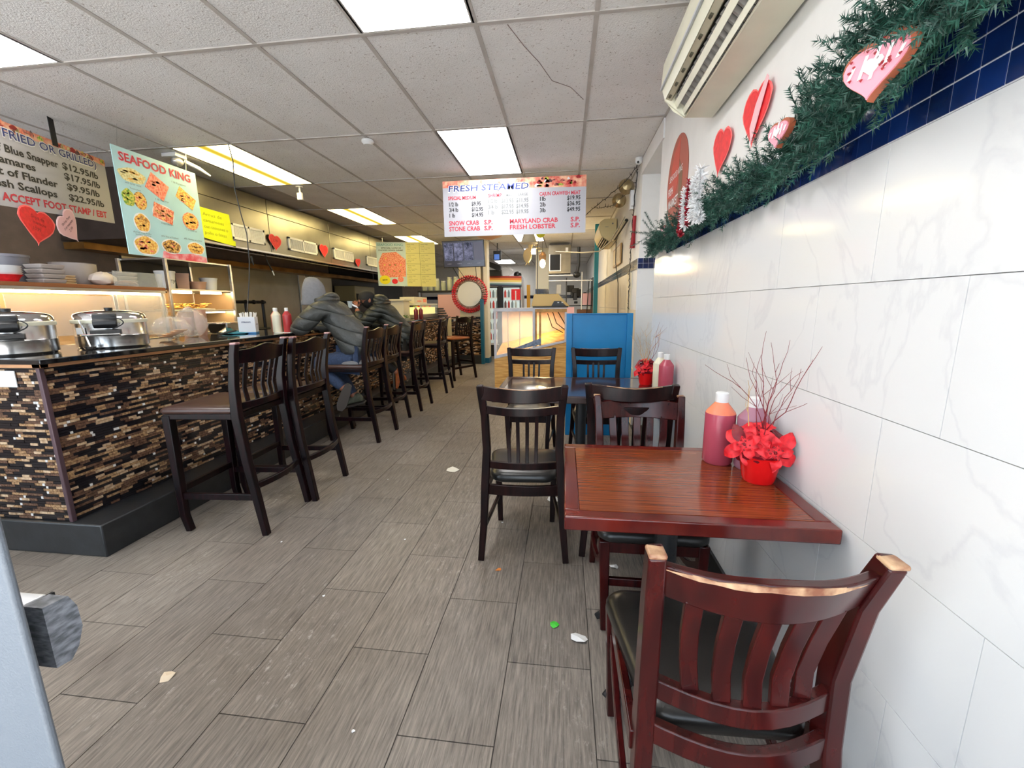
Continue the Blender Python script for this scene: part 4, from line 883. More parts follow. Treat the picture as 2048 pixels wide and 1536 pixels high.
q = MB(); q.prism(ell(.68, 2.48, .012, .012), Vector((0, y0-.001, 0)), Vector((1, 0, 0)), Z3, Vector((0, -.002, 0))); put_text(q, 'INVERTER', Vector((.57, y0-.001, 2.43)), Vector((1, 0, 0)), Z3, Vector((0, -1, 0)), 0, 0, .012, .05); q.build('badge', INKG, ac, smooth=False)

# ================================================================== TABLE ITEMS
def squeeze_bottle(name, label, loc, body, shoulder, r=.047, h=.225, group='squeeze bottles of sauce'):
    t_ = root(name, label, 'bottle', loc); t_['group'] = group
    MB().lathe([(r*.9, 0), (r, .008), (r, h*.80), (r*.985, h*.815)], seg=28).build('body', body, t_, ang=50)
    MB().lathe([(r*.985, h*.815), (r*.93, h*.84), (r*.42, h*.985), (r*.4, h)], seg=28).build('shoulder', shoulder, t_, ang=50)
    MB().lathe([(r*.42, h*.99), (r*.43, h*1.13), (r*.36, h*1.145), (.012, h*1.15), (0.0, h*1.15)], seg=20).build('cap', WHITEP, t_, ang=40)
    return t_
squeeze_bottle('sauce_bottle', 'pink sauce bottle with orange shoulder on the near table, left of the other', (.575, 1.57, .7385), SAUCE, SAUCE2, .052, .232)
squeeze_bottle('sauce_bottle', 'mauve sauce bottle half hidden behind the near poinsettia', (.668, 1.515, .7385), SAUCE3, SAUCE3, .052, .228)
squeeze_bottle('sauce_bottle', 'red sauce bottle on the dark table nearest the tiled wall', (.672, 2.83, .7385), SAUCE, SAUCE, .047, .225)
squeeze_bottle('sauce_bottle', 'cream bottle half hidden behind the red one on the dark table', (.655, 2.94, .7385), CREAMS, CREAMS, .045, .225)
def bract_mesh(L_, w_, curl, sd):
    r_ = random.Random(sd); vs = []; n = 8
    for i in range(n+1):
        u = i/n; ww = w_*math.sin(PI*min(1, u*.93+.05))**.8*(1 if u < .97 else .1); y = L_*u; z = -curl*u*u*L_+.006*math.sin(u*9+sd)
        for k in (-1, -.5, 0, .5, 1): vs.append((k*ww, y, z+abs(k)*.010*math.sin(PI*u)+r_.uniform(-.0015, .0015)))
    fs = [(i*5+k, i*5+k+1, (i+1)*5+k+1, (i+1)*5+k) for i in range(n) for k in range(4)]
    m_ = MB(); m_.add(vs, fs); return m_
BM = [bract_mesh(.085, .026, .35, 1).mesh('petal', BRACT, ang=80, fix=False), bract_mesh(.07, .024, .15, 2).mesh('petal', BRACT, ang=80, fix=False), bract_mesh(.10, .030, .6, 3).mesh('petal', BRACTD, ang=80, fix=False)]
def poinsettia(label, base, s, heads, lean, gold=0, wall=None):
    t_ = root('poinsettia', label, 'plant', base); rd_ = random.Random(int(base[1]*100))
    MB().lathe([(.045*s, 0), (.05*s, .012*s), (.062*s, .085*s), (.066*s, .092*s), (.058*s, .092*s), (.05*s, .07*s), (0, .07*s)], seg=24).build('pot', FOIL, t_, ang=50)
    q_ = MB()
    for k in range(9):
        a = 2*PI*k/9; q_.merge(bract_mesh(.07*s, .022*s, .1, k), Matrix.Translation((.03*s*math.cos(a), .03*s*math.sin(a), .05*s)) @ Matrix.Rotation(a-PI/2, 4, 'Z') @ Matrix.Rotation(.9, 4, 'X'))
    q_.build('pot_wrap', BRACTD, t_, ang=80, fix=False)
    for (hx, hy, hz, dx, dy, dz, hs) in heads:
        d = Vector((dx, dy, dz)).normalized(); qt = Vector((0, 0, 1)).rotation_difference(d).to_matrix().to_4x4()
        h = MB()
        for k in range(12): a = k*2.4; rr_ = .004*math.sqrt(k); h.ball((rr_*math.cos(a)*2, rr_*math.sin(a)*2, .004), .0045, REDD, 6)
        M0 = Matrix.Translation((hx*s, hy*s, hz*s)) @ qt @ Matrix.Scale(hs*s, 4)
        c_ = MB(); c_.merge(h, M0); c_.build('flower_centre', BRACTD, t_)
        for ring, (n_, tilt, mm, sc_) in enumerate(((4, .25, 1, .75), (5, -.05, 0, 1.0), (4, -.45, 2, 1.0))):
            for k in range(n_):
                a = 2*PI*k/n_+ring*.5+rd_.uniform(-.15, .15)
                o = bpy.data.objects.new('petal', BM[mm if rd_.random() > .15 else 2]); C.objects.link(o); o.parent = t_
                M_ = M0 @ Matrix.Rotation(a, 4, 'Z') @ Matrix.Translation((0, .006, 0)) @ Matrix.Rotation(tilt+rd_.uniform(-.12, .12), 4, 'X') @ Matrix.Scale(sc_*rd_.uniform(.9, 1.1), 4)
                if wall:
                    tip = M_ @ Vector((0, .075, -.01))
                    if base[0]+tip.x > wall-.004:
                        M_ = Matrix.Translation((-(base[0]+tip.x-wall+.004)*.75, -.005, .0)) @ M_
                o.matrix_local = M_
    def twig(p, d, L_, r_, mm, nm, depth=0):
        pts = [Vector(p)]; dd = Vector(d).normalized(); n_ = 9
        for i in range(n_):
            dd = (dd+Vector((rd_.gauss(0, .22), rd_.gauss(0, .22), rd_.gauss(.03, .12)))*.8).normalized(); pts.append(pts[-1]+dd*L_/n_)
        if wall: pts = [Vector((min(p_.x, wall-base[0]-.004), p_.y, p_.z)) for p_ in pts]
        m_ = MB().tube(pts, [r_*(1-.7*i/n_) for i in range(n_+1)], 5)
        if depth < 1:
            for k in range(2): j = rd_.randint(3, 6); sub_ = MB(); p2 = pts[j]; d2 = (dd+Vector((rd_.gauss(0, .5), rd_.gauss(0, .5), .2))).normalized(); sub_.tube([p2, p2+d2*L_*.15, p2+d2*L_*.27+Vector((rd_.gauss(0, .01), rd_.gauss(0, .01), .01))], [r_*.5, r_*.4, r_*.2], 4); m_.merge(sub_)
        m_.build(nm, mm, t_)
    for k in range(9): twig((rd_.gauss(0, .008)*s, rd_.gauss(0, .008)*s, .14*s), (lean[0]+rd_.gauss(0, .14), lean[1]+rd_.gauss(0, .14), 1), (.24+.14*rd_.random())*s, .0017*s, TWIG if k >= gold else TWIGG, 'twig')
    twig((-.03*s, 0, .14*s), (-.05, 0, 1), .2*s, .002*s, TWIGG, 'twig')
    return t_
poinsettia('large red poinsettia in a red foil pot with red twigs on the near table', (.650, 1.405, .7385), 1.0,
           [(-.06, -.02, .13, -.55, -.9, .25, .85), (.02, -.05, .115, .0, -1, .15, .95), (-.01, .0, .17, -.2, -.5, 1, .8)], (.22, .05), 0, XW)
poinsettia('smaller poinsettia with gold twigs on the far right corner of the dark table', (.60, 3.12, .7385), .95,
           [(-.04, -.01, .12, -.5, -.7, .5, .85), (.03, -.02, .14, .3, -.8, .6, .85), (0, .01, .18, 0, -.2, 1, .8)], (.05, .0), 6, XW)

# ================================================================== COUNTER ITEMS
def rice_pot(label, loc, rz):
    t_ = root('rice_warmer', label, 'warmer', loc, rz); r_ = .178
    MB().lathe([(r_*.95, 0), (r_, .01), (r_, .075), (r_*1.008, .078), (r_, .081), (r_, .155)], seg=40).build('body', mat('brushed_pot', (.66, .65, .64), .22, 1), t_, ang=40)
    MB().lathe([(r_+.004, .155), (r_+.006, .16), (r_+.006, .175), (r_+.002, .178)], seg=40).build('rim', CREAMP, t_, ang=40)
    MB().lathe([(r_+.002, .178), (r_*.99, .197), (r_*.93, .212), (r_*.8, .222), (r_*.4, .232), (0, .235)], seg=40).build('lid', CHROME, t_, ang=50)
    b_ = MB(); b_.prism([(-.04, 0), (.0, 0), (.012, .0), (.03, .02), (.03, .045), (.012, .055), (.012, .085), (-.04, .09)], (-.055, -r_-.002, .125), (0, -1, 0), Z3, (.11, 0, 0)); b_.build('latch', BLACK, t_, bevel=.005)
    MB().prism([(0, 0), (.05, .006), (.042, .03), (.0, .034)], (-.07, -r_+.0, .085), (0, -1, 0), Z3, (.14, 0, 0)).build('steam_vent', BLACK, t_, bevel=.004)
    MB().tube(curve_pts(lambda u: (.03+.055*math.sin(PI*u), -r_-.02, .20-.08*u), 12), .0035, 6).build('cord_loop', BLACK, t_)
    MB().tube([(0, 0, .234), (0, 0, .25)], [.02, .022], 12).build('lid_knob', BLACK, t_, bevel=.002)
    q_ = MB().box(-.03, .03, -.004, 0, 0, .04); M_ = Matrix.Rotation(-.75, 4, 'Z'); o = q_.build('sticker', WHITE, t_); o.location = (-r_*math.sin(.75), -r_*math.cos(.75)-.001, .09); o.rotation_euler = (0, 0, -.75)
    return t_
rice_pot('steel rice warmer nearest the counter corner, cut by the picture edge', (-3.06, 1.965, 1.086), .9)
rice_pot('steel rice warmer standing second along the counter', (-2.93, 2.39, 1.086), .75)
t = root('ladle', 'long steel ladle lying between the two rice warmers', 'ladle', (-2.8, 2.15, 1.086), world=True)
MB().tube([(-2.82, 2.13, 1.175), (-2.66, 2.21, 1.178)], .006, 8).build('handle', CHROME, t); MB().tube([(-2.83, 2.17, 1.092), (-2.90, 2.19, 1.26)], .005, 8).build('handle', CHROME, t)
MB().lathe([(0, 0), (.022, .004), (.03, .02)], (-2.83, 2.165, 1.087), seg=14).build('bowl', CHROME, t)
t = root('dome_pan', 'dark domed pan standing behind the corner rice warmer', 'pan', (-3.45, 1.95, 1.086), world=True)
MB().lathe([(.20, 0), (.19, .03), (.15, .08), (.06, .11), (0, .112)], (-3.47, 1.98, 1.30), seg=24).build('dome', BLACK, t); MB().lathe([(.17, 0), (.18, .22), (.20, .22)], (-3.47, 1.98, 1.086), seg=24).build('pan', STEELD, t)
# plastic bags, cups
t = root('plastic_bag', 'clear plastic bag of lids beside the second rice warmer', 'bag', (-3.08, 2.95, 1.086), world=True)
rb = random.Random(5)
def crumple(c, rx, ry, rz_, sd, seg=14):
    r_ = random.Random(sd); m_ = MB().ball(c, 1, None, seg, rx, ry, rz_); m_.v = [tuple(c[i]+(p[i]-c[i])*(1+r_.uniform(-.16, .16)) if i < 3 else 0 for i in range(3)) for p in m_.v]
    m_.v = [(p[0], p[1], max(p[2], c[2]-rz_*.98)) for p in m_.v]; return m_
crumple((-3.08, 2.95, 1.175), .12, .14, .088, 1).build('bag', CLEARP, t, ang=60)
for k in range(5): MB().lathe([(.035, 0), (.045, .008), (.047, .012)], (-3.08+.02*k-.04, 2.93+.015*k, 1.10+.012*k), seg=16).build('lid', mat('tan_lid', s2l(220, 180, 140), .5), t)
crumple((-3.22, 3.05, 1.22), .11, .11, .13, 2)
t = root('plastic_bag', 'tall crumpled clear bag leaning behind the cup stack', 'bag', (-3.16, 3.2, 1.086), world=True); crumple((-3.14, 3.2, 1.21), .10, .12, .122, 4).build('bag', CLEARP, t, ang=60)
TAN = mat('translucent_cup', s2l(214, 168, 140), .35, alpha=.75)
for n, (x, y, k_) in enumerate(((-3.20, 3.36, 15), (-3.28, 3.30, 9))):
    t = root('cup_stack', ['tall stack of clear tan cups on the counter', 'short stack of tan cups behind the tall one'][n], 'cups', (x, y, 1.086)); r_ = .045
    for j in range(k_): 
        o = MB().lathe([(.032, 0), (.045, .075), (.047, .075), (.047, .079), (.043, .079)], (0, 0, .0105*j), seg=20).build('cup', TAN, t, ang=50)
t = root('steel_pan', 'small stainless steam pan on the counter behind the cup stack', 'pan', (-3.27, 3.72, 1.086), world=True)
q = MB(); q.hexa([(-3.35, 3.6, 1.09), (-3.17, 3.6, 1.09), (-3.17, 3.86, 1.09), (-3.35, 3.86, 1.09)], [(-3.37, 3.58, 1.19), (-3.15, 3.58, 1.19), (-3.15, 3.88, 1.19), (-3.37, 3.88, 1.19)]); q.build('pan', CHROME, t, bevel=.01); MB().box(-3.38, -3.14, 3.57, 3.89, 1.186, 1.192).build('rim', CHROME, t, bevel=.002)
t = root('kitchen_tongs', 'black and teal utensils lying on a cloth on the counter', 'utensils', (-3.1, 3.6, 1.086), world=True)
crumple((-3.08, 3.62, 1.094), .13, .12, .014, 8, 16).build('cloth', mat('teal_cloth', s2l(60, 130, 150), .9), t); MB().tube([(-3.02, 3.32, 1.095), (-3.08, 3.6, 1.115)], .008, 8).build('handle', BLACK, t); MB().tube([(-3.08, 3.6, 1.115), (-3.1, 3.72, 1.11)], .006, 8).build('blade', CHROME, t)
# straw box
t = root('straw_box', 'white cardboard box full of wrapped straws on the counter', 'box', (-2.99, 3.66, 1.086), .45)
MB().box(-.07, .07, -.06, .06, .012, .155).build('carton', mat('white_card', s2l(228, 232, 238), .6), t, bevel=.002); MB().box(-.0705, .0705, -.0605, .0605, 0, .012).build('blue_stripe', mat('box_blue', s2l(60, 130, 190), .6), t)
q = MB()
for s_ in (-1, 1): put_text(q, 'STRAWS', Vector((0, -.061, 0)), Vector((1, 0, 0)), Z3, Vector((0, -1, 0)), -.04, .10, .012, .075, lift=.001)
put_text(q, 'WRAPPED', Vector((.071, 0, 0)), Vector((0, 1, 0)), Z3, Vector((1, 0, 0)), -.03, .08, .01, .06, lift=.001); q.build('lettering', INKB, t, smooth=False)
for k in range(26): x, y = R.uniform(-.06, .06), R.uniform(-.05, .05); MB().tube([(x, y, .1), (x*1.35, y*1.35, R.uniform(.185, .20))], .0045, 6).build('straw', WHITE, t)
squeeze_bottle('sauce_bottle', 'red sauce bottle on the counter, just beside the straw box', (-2.835, 3.84, 1.086), mat('red_sauce', s2l(190, 90, 84), .3), mat('red_sauce', (1, 1, 1)), .040, .205)
squeeze_bottle('sauce_bottle', 'cream mayonnaise bottle between the two red bottles on the counter', (-2.775, 3.77, 1.086), CREAMS, CREAMS, .040, .205)
squeeze_bottle('sauce_bottle', "red sauce bottle on the counter right by the hooded customer's elbow", (-2.69, 3.81, 1.086), mat('red_sauce2', s2l(176, 52, 54), .3), mat('red_sauce2', (1, 1, 1)), .040, .205)
thing('napkin', MB().box(-2.76, -2.60, 3.70, 3.82, 1.0855, 1.0875), WHITE, 'white paper napkin lying at the counter edge before the bottles', 'napkin')

# ================================================================== KITCHEN LINE
GALV = mat('back_sheet_steel', s2l(190, 165, 130), .35, .5, var=.1, vscale=3)
t = root('food_warmer', 'steel serving line with a glowing tube under its shelf behind the counter', 'food warmer', (-4.15, 2.7, 0), world=True)
MB().box(-4.7, -3.96, 1.3, 3.79, 0, 1.05).build('base_cabinet', STEEL, t, bevel=.004)
MB().box(-4.45, -3.94, 1.3, 3.78, 1.50, 1.53).build('shelf', mat('shelf_amber', s2l(150, 96, 60), .3, .3), t, bevel=.003)
MB().box(-4.02, -3.96, 1.35, 3.74, 1.455, 1.475).build('heating_tube', WARMT, t)
MB().box(-3.965, -3.945, 1.3, 3.78, 1.475, 1.50).build('lamp_shade', STEEL, t)
MB().box(-4.45, -4.43, 1.3, 3.78, 1.05, 1.5).build('back_sheet', GALV, t)
for y in (1.35, 3.3, 3.75): MB().box(-4.0, -3.97, y, y+.03, 1.05, 1.50).build('post', STEEL, t, bevel=.002)
for y in (1.32, 2.55): MB().box(-3.962, -3.955, y, y+1.2, 1.12, 1.44).build('sneeze_glass', GLASS, t)
MB().box(-3.962, -3.955, 3.32, 3.78, 1.08, 1.66).build('sneeze_glass', GLASS, t)
t = root('warming_cabinet', 'lit shelving cabinet with trays next to the serving line', 'cabinet', (-4.2, 4.25, 0), world=True)
MB().box(-4.7, -3.96, 3.81, 4.72, 0, 1.05).build('base', STEEL, t, bevel=.004)
for y in (3.82, 4.64): 
    for x in (-4.5, -3.97): MB().box(x, x+.03, y, y+.025, 1.05, 1.83).build('post', STEEL, t, bevel=.002)
MB().box(-4.5, -4.48, 3.84, 4.66, 1.05, 1.5).build('back_sheet', GALV, t); MB().box(-4.5, -4.48, 3.84, 4.66, 1.5, 1.83).build('dark_back', DARKP, t)
MB().box(-4.5, -3.96, 4.645, 4.665, 1.05, 1.5).build('side_sheet', GALV, t)
for z in (1.06, 1.30, 1.52, 1.82): MB().box(-4.5, -3.96, 3.84, 4.66, z-.01, z+.008).build('shelf', STEEL, t, bevel=.002)
for y in (3.95, 4.35): MB().box(-4.1, -4.03, y, y+.22, 1.485, 1.505).build('heating_tube', WARMT, t)
MB().box(-4.1, -4.04, 4.38, 4.6, 1.272, 1.285).build('heating_tube', WARMT, t)
t = root('fries_tray', 'tray heaped with fried plantain strips in the lit cabinet', 'tray', (-4.15, 4.2, 1.308), world=True)
MB().box(-4.35, -4.0, 4.0, 4.42, 1.310, 1.322).build('tray', STEEL, t, bevel=.003); q = MB()
for k in range(90): x, y, z = R.uniform(-4.32, -4.03), R.uniform(4.03, 4.4), 1.33+R.random()*.045; a = R.random()*PI; q.tube([(x-.03*math.cos(a), y-.03*math.sin(a), z), (x+.03*math.cos(a), y+.03*math.sin(a), z+R.uniform(-.01, .01))], .007, 5)
tag(q.build('fried_strips', F_FRIED, t), kind='stuff')
for n, (y, m_, l_) in enumerate(((4.0, TAN, 'clear tub'), (4.2, TAN, 'clear tub'), (4.38, WHITEP, 'short white tub'), (4.54, WHITEP, 'round white tub'))):
    t_ = root('food_tub', ['white labelled tub on top of the lit cabinet, first in the row', 'tan clear tub on the lit cabinet next to the labelled one', 'low tan tub on the lit cabinet in the middle of the row', 'ribbed white tub on the lit cabinet at the row end'][n], 'tub', (-4.15, y, 1.53)); t_['group'] = 'tubs on the lit cabinet'
    h = (.18, .17, .09, .14)[n]; mm = (WHITEP, TAN, TAN, WHITEP)[n]
    MB().lathe([(.07, 0), (.085, h*.9), (.09, h*.9), (.09, h), (0, h)], seg=24 if n != 1 else 4).build('tub', mm, t_, ang=40)
    if n == 0: q_ = MB(); put_text(q_, 'TJK', Vector((.088, -.03, .06)), Vector((0, 1, 0)), Z3, Vector((1, 0, 0)), 0, 0, .03, .06, lift=.002); q_.build('lettering', INKG, t_, smooth=False)
# things on the serving shelf
t = root('bowl_stack', 'stack of white and red foam bowls on the serving shelf', 'bowls', (-4.08, 2.68, 1.532)); 
for k in range(6): MB().lathe([(.045, 0), (.062, .035), (.078, .05), (.08, .052), (.074, .052), (.058, .036), (.04, .004)], (0, 0, .013*k), seg=24).build('bowl', RED if k == 0 else WHITE, t, ang=50)
FOAM = mat('foam_grey', s2l(176, 168, 164), .7, var=.05)
for n, (y, x, w_, h, l_) in enumerate(((2.93, -4.1, .085, .15, 'grey foam container stack beside the bowls on the serving shelf'), (3.1, -4.2, .07, .08, 'low cream container stack past the grey foam stack'), (3.62, -4.25, .1, .14, 'pale container stack behind the glass at the shelf end'))):
    t = root('container_stack', l_, 'containers', (x, y, 1.532)); t['group'] = 'foam containers on the serving shelf'
    for k in range(4): MB().hexa([(-w_*.85, -w_*.85, h*k/4), (w_*.85, -w_*.85, h*k/4), (w_*.85, w_*.85, h*k/4), (-w_*.85, w_*.85, h*k/4)], [(-w_, -w_, h*(k+.9)/4), (w_, -w_, h*(k+.9)/4), (w_, w_, h*(k+.9)/4), (-w_, w_, h*(k+.9)/4)]).build('container', FOAM if n != 1 else mat('foam_cream', s2l(220, 196, 160), .6), t, bevel=.008)
t = root('foil_pan', 'grey pan with foil rim standing behind the foam bowls', 'pan', (-4.33, 2.86, 1.532)); MB().lathe([(.10, 0), (.12, .20), (.126, .20), (.126, .22), (.118, .22)], seg=28).build('pan', mat('grey_pan', s2l(120, 120, 130), .4), t, ang=50); MB().lathe([(.118, .2), (.05, .225), (0, .215)], seg=14).build('foil_cover', CHROME, t, ang=20)
t = root('sauce_pot', 'wide grey pot on the serving shelf behind the foam stack', 'pot', (-4.32, 3.30, 1.532)); MB().lathe([(.14, 0), (.15, .01), (.15, .19), (.157, .195)], seg=28).build('pot', FOAM, t, ang=50)
t = root('plastic_bag', 'crumpled white bag on the serving shelf before the pot', 'bag', (-4.08, 3.33, 1.532), world=True); crumple((-4.08, 3.33, 1.59), .08, .10, .058, 12).build('bag', mat('white_bag', s2l(226, 212, 200), .5), t, ang=30)
t = root('bread_bag', 'small brown bag lying beside the crumpled white bag', 'bag', (-4.08, 3.53, 1.532), world=True); crumple((-4.08, 3.53, 1.56), .07, .09, .028, 13).build('bag', mat('brown_bag', s2l(150, 110, 90), .6), t, ang=30)
# gas pipes on the far kitchen wall
t = root('gas_pipe', 'black iron gas pipes on the steel wall behind the straw box', 'pipe', (-5.0, 6.1, 1.1), world=True)
for y in (5.85, 6.12, 6.5): MB().tube([(-5.0, y, .9), (-5.0, y, 1.41)], .024, 10).build('riser', BLACK, t)
MB().tube([(-5.0, 5.74, 1.415), (-5.0, 6.55, 1.415)], .024, 10).build('header', BLACK, t)
for y in (5.85, 6.12, 6.3, 6.5): MB().ball((-5.0, y, 1.415), .036, None, 10).build('fitting', BLACK, t)
MB().tube([(-5.0, 5.6, .98), (-5.0, 6.6, .98)], .02, 8).build('lower_pipe', BLACK, t)
# checkered patch on the white panel, stove zone
t = root('wall_sign', 'small black and white checkered patch on the white kitchen wall', 'sign', (-5.29, 8.3, 1.8), world=True); q = MB()
for i in range(7):
    for j in range(5):
        if (i+j) % 2 == 0: q.box(-5.30, -5.293, 8.22+.035*i, 8.255+.035*i, 1.80+.035*j, 1.835+.035*j)
q.build('checkers', BLACKM, t, smooth=False)
MB().box(-5.30, -5.297, 8.2, 8.48, 1.78, 1.99).build('board', WHITEP, t)
t = root('cooking_range', 'dark cooking range under the hood beyond the hooded customer', 'stove', (-4.85, 10.2, 0), world=True)
MB().box(-5.25, -4.4, 9.0, 11.6, 0, .92).build('body', DARKP, t, bevel=.01); MB().box(-5.25, -4.35, 9.0, 11.6, .92, .95).build('cooktop', BLACK, t, bevel=.005); MB().box(-5.28, -5.2, 9.0, 11.6, .95, 1.35).build('backsplash', STEELD, t)
MB().box(-5.25, -4.75, 9.2, 10.2, 1.45, 1.80).build('oven_shelf', mat('salamander', s2l(120, 110, 80), .35, .7), t, bevel=.01); MB().box(-4.76, -4.745, 9.25, 10.15, 1.48, 1.62).build('oven_mouth', BLACKM, t)
MB().tube([(-4.4, 9.0, .90), (-4.4, 11.6, .90)], .015, 8).build('rail', STEEL, t)
t = root('stock_pot', 'tall steel pot on the stove behind the menu board', 'pot', (-4.75, 11.0, .952)); MB().lathe([(.15, 0), (.16, .01), (.16, .4), (.168, .405), (0, .41)], seg=28).build('pot', STEEL, t, ang=50)
for n, y in enumerate((9.6, 10.4)): 
    t = root('hanging_utensil', ['steel spoon hanging from the hood rail over the hooded customer', 'steel ladle hanging from the hood rail near the menu board'][n], 'utensil', (-4.05, y, 1.75), world=True); MB().tube([(-4.05, y, 2.02), (-4.05, y, 1.84)], .005, 6).build('handle', STEEL, t); MB().ball((-4.05, y, 1.82), .022, None, 10, 1, .5, 1.3).build('bowl', CHROME, t)

# ================================================================== FAR COUNTER GEAR
YG = mat('case_yellow_light', s2l(236, 226, 120), .3, emit=(1, .9, .35), es=.9)
t = root('salad_case', 'refrigerated glass topping case lit yellow on the far counter', 'display case', (-2.93, 8.25, 1.086), world=True)
MB().box(-3.25, -2.75, 7.85, 8.95, 1.088, 1.16).build('base', STEEL, t, bevel=.004); MB().box(-3.23, -2.80, 7.88, 8.92, 1.165, 1.30).build('lit_tray', YG, t, bevel=.004)
MB().box(-3.25, -2.75, 7.85, 8.95, 1.34, 1.37).build('lid', CREAMP, t, bevel=.004); MB().box(-2.765, -2.755, 7.85, 8.95, 1.16, 1.34).build('front_glass', GLASS, t)
for k in range(9): MB().ball((-2.9, 7.95+.11*k, 1.31), .035, None, 8, 1, 1, .6).build('topping', [F_GRN, F_FRIED, RED][k % 3], t)
t = root('cardboard_box', 'cream paper box on the far counter beyond the capped customer', 'box', (-3.05, 7.62, 1.086), world=True)
MB().box(-3.18, -2.93, 7.45, 7.75, 1.088, 1.42).build('box', CREAM, t, bevel=.003); MB().box(-3.21, -2.9, 7.42, 7.78, 1.42, 1.45).build('lid', CREAM, t, bevel=.003)
t = root('poster_box', 'long cream printed carton lying on top of the salad case', 'box', (-3.0, 8.3, 1.372), world=True); MB().box(-3.2, -2.9, 7.95, 8.7, 1.372, 1.50).build('box', CREAM, t, bevel=.003); q = MB(); q.box(-2.9, -2.899, 8.1, 8.35, 1.41, 1.43); q.box(-2.9, -2.899, 8.45, 8.65, 1.40, 1.47, F_SAL); q.build('printed_panel', F_MIX, t, smooth=False)
squeeze_bottle('sauce_bottle', 'dark red sauce bottle standing before the salad case, first of two', (-2.72, 7.5, 1.086), mat('red_sauce3', s2l(130, 50, 50), .3), mat('red_sauce3', (1, 1, 1)), .04, .2)
squeeze_bottle('sauce_bottle', 'dark red sauce bottle standing before the salad case, nearer the aisle', (-2.67, 7.62, 1.086), mat('red_sauce3', (1, 1, 1)), mat('red_sauce3', (1, 1, 1)), .04, .2)
t = root('black_tray', 'pile of black trays and tongs on the counter left of the mirror', 'tray', (-2.75, 9.05, 1.086), world=True)
for k in range(4): MB().box(-2.95+.02*k, -2.62-.03*k, 8.98-.02*k, 9.28, 1.09+.05*k, 1.125+.05*k).build('tray', BLACK, t, bevel=.006)
t = root('leafy_plant', 'small green leaves in a dish on the counter by the capped customer', 'plant', (-2.78, 7.2, 1.086), world=True)
MB().lathe([(.05, 0), (.07, .03)], (-2.78, 7.2, 1.087), seg=16).build('dish', CREAMP, t)
for k in range(9): a = k*.7; MB().hexa([(-2.78, 7.2, 1.11), (-2.775, 7.2, 1.11), (-2.775, 7.205, 1.11), (-2.78, 7.205, 1.11)], [(-2.78+.07*math.cos(a), 7.2+.07*math.sin(a), 1.16), (-2.765+.07*math.cos(a), 7.2+.07*math.sin(a), 1.17), (-2.765+.07*math.cos(a), 7.215+.07*math.sin(a), 1.17), (-2.78+.07*math.cos(a), 7.215+.07*math.sin(a), 1.16)]).build('leaf', mat('leaf_green', s2l(90, 130, 40), .5), t)
# shelf with jars behind
t = root('wall_shelf', 'dark shelf carrying white jars left of the mirror', 'shelf', (-3.1, 10.6, 1.5), world=True)
MB().box(-3.7, -2.45, 10.4, 10.8, 1.66, 1.70).build('board', DARKP, t); 
for x in (-3.68, -2.5): MB().box(x, x+.03, 10.42, 10.45, .9, 1.66).build('leg', STEEL, t)
for k in range(7):
    t_ = root('white_jar', 'white lidded jar, %s on the shelf left of the mirror' % ['first from the left', 'second from the left', 'third from the left', 'fourth from the left', 'tall one before the last two', 'tallest, next to the last', 'last one nearest the mirror'][k], 'jar', (-3.56+.165*k, 10.55, 1.70)); t_['group'] = 'white jars on the shelf'; h = (.2, .22, .3, .24, .33, .34, .26)[k]
    MB().lathe([(.06, 0), (.065, .01), (.065, h*.8), (.05, h*.85)], seg=16).build('jar', mat('jar_glass', s2l(200, 206, 190), .3), t_, ang=50); MB().lathe([(.055, h*.85), (.055, h), (0, h)], seg=16).build('lid', WHITEP, t_, ang=40)
t = root('pink_carton', 'pink carton stored beneath the jar shelf', 'box', (-3.0, 10.6, 1.2), world=True); MB().box(-3.2, -2.6, 10.45, 10.8, 1.0, 1.6).build('carton', PINK, t, bevel=.004)
thing('storage_cabinet', MB().box(-3.8, -2.45, 10.42, 11.0, 0, 1.0), CREAM, 'cream storage cabinet under the jar shelf behind the bar end', 'cabinet', bevel=.01)

# television
t = root('television', 'flat television showing camera pictures above the round mirror', 'television', (-2.14, 9.0, 2.12), world=True)
a0 = Vector((-2.59, 9.0, 2.12)); Ut = Vector((1, 0, .013)).normalized(); Vt = Vector((-.03, -.08, 1)).normalized(); Nt = Ut.cross(Vt)*1; TVW, TVH = .905, .545
MB().prism([(0, 0), (TVW, 0), (TVW, TVH), (0, TVH)], a0, Ut, Vt, Vector((0, .05, 0)), BLACK).build('case', None, t, bevel=.004)
def screen_mat():
    m = bpy.data.materials.new('tv_picture'); m.use_nodes = True; nt = m.node_tree; N_ = nt.nodes; L = nt.links; N_.clear()
    tc = N_.new('ShaderNodeTexCoord'); n = N_.new('ShaderNodeTexNoise'); n.inputs['Scale'].default_value = 9; n.inputs['Detail'].default_value = 6; n.inputs['Roughness'].default_value = .8; L.new(tc.outputs['Object'], n.inputs[0])
    r = N_.new('ShaderNodeValToRGB'); L.new(n.outputs[0], r.inputs[0]); r.color_ramp.elements[0].position = .38; r.color_ramp.elements[0].color = (.03, .035, .05, 1); r.color_ramp.elements[1].position = .68; r.color_ramp.elements[1].color = (.42, .42, .62, 1)
    e = N_.new('ShaderNodeEmission'); o = N_.new('ShaderNodeOutputMaterial'); L.new(r.outputs[0], e.inputs[0]); e.inputs[1].default_value = .8; L.new(e.outputs[0], o.inputs[0]); return m
SCR = screen_mat(); scrn = MB().prism([(.015, .015), (TVW-.015, .015), (TVW-.015, TVH-.015), (.015, TVH-.015)], a0, Ut, Vt, Vector((0, -.002, 0)), mat('screen_dark', (.02, .022, .03), .15, emit=(.05, .055, .09), es=.7)).build('screen', None, t, smooth=False)
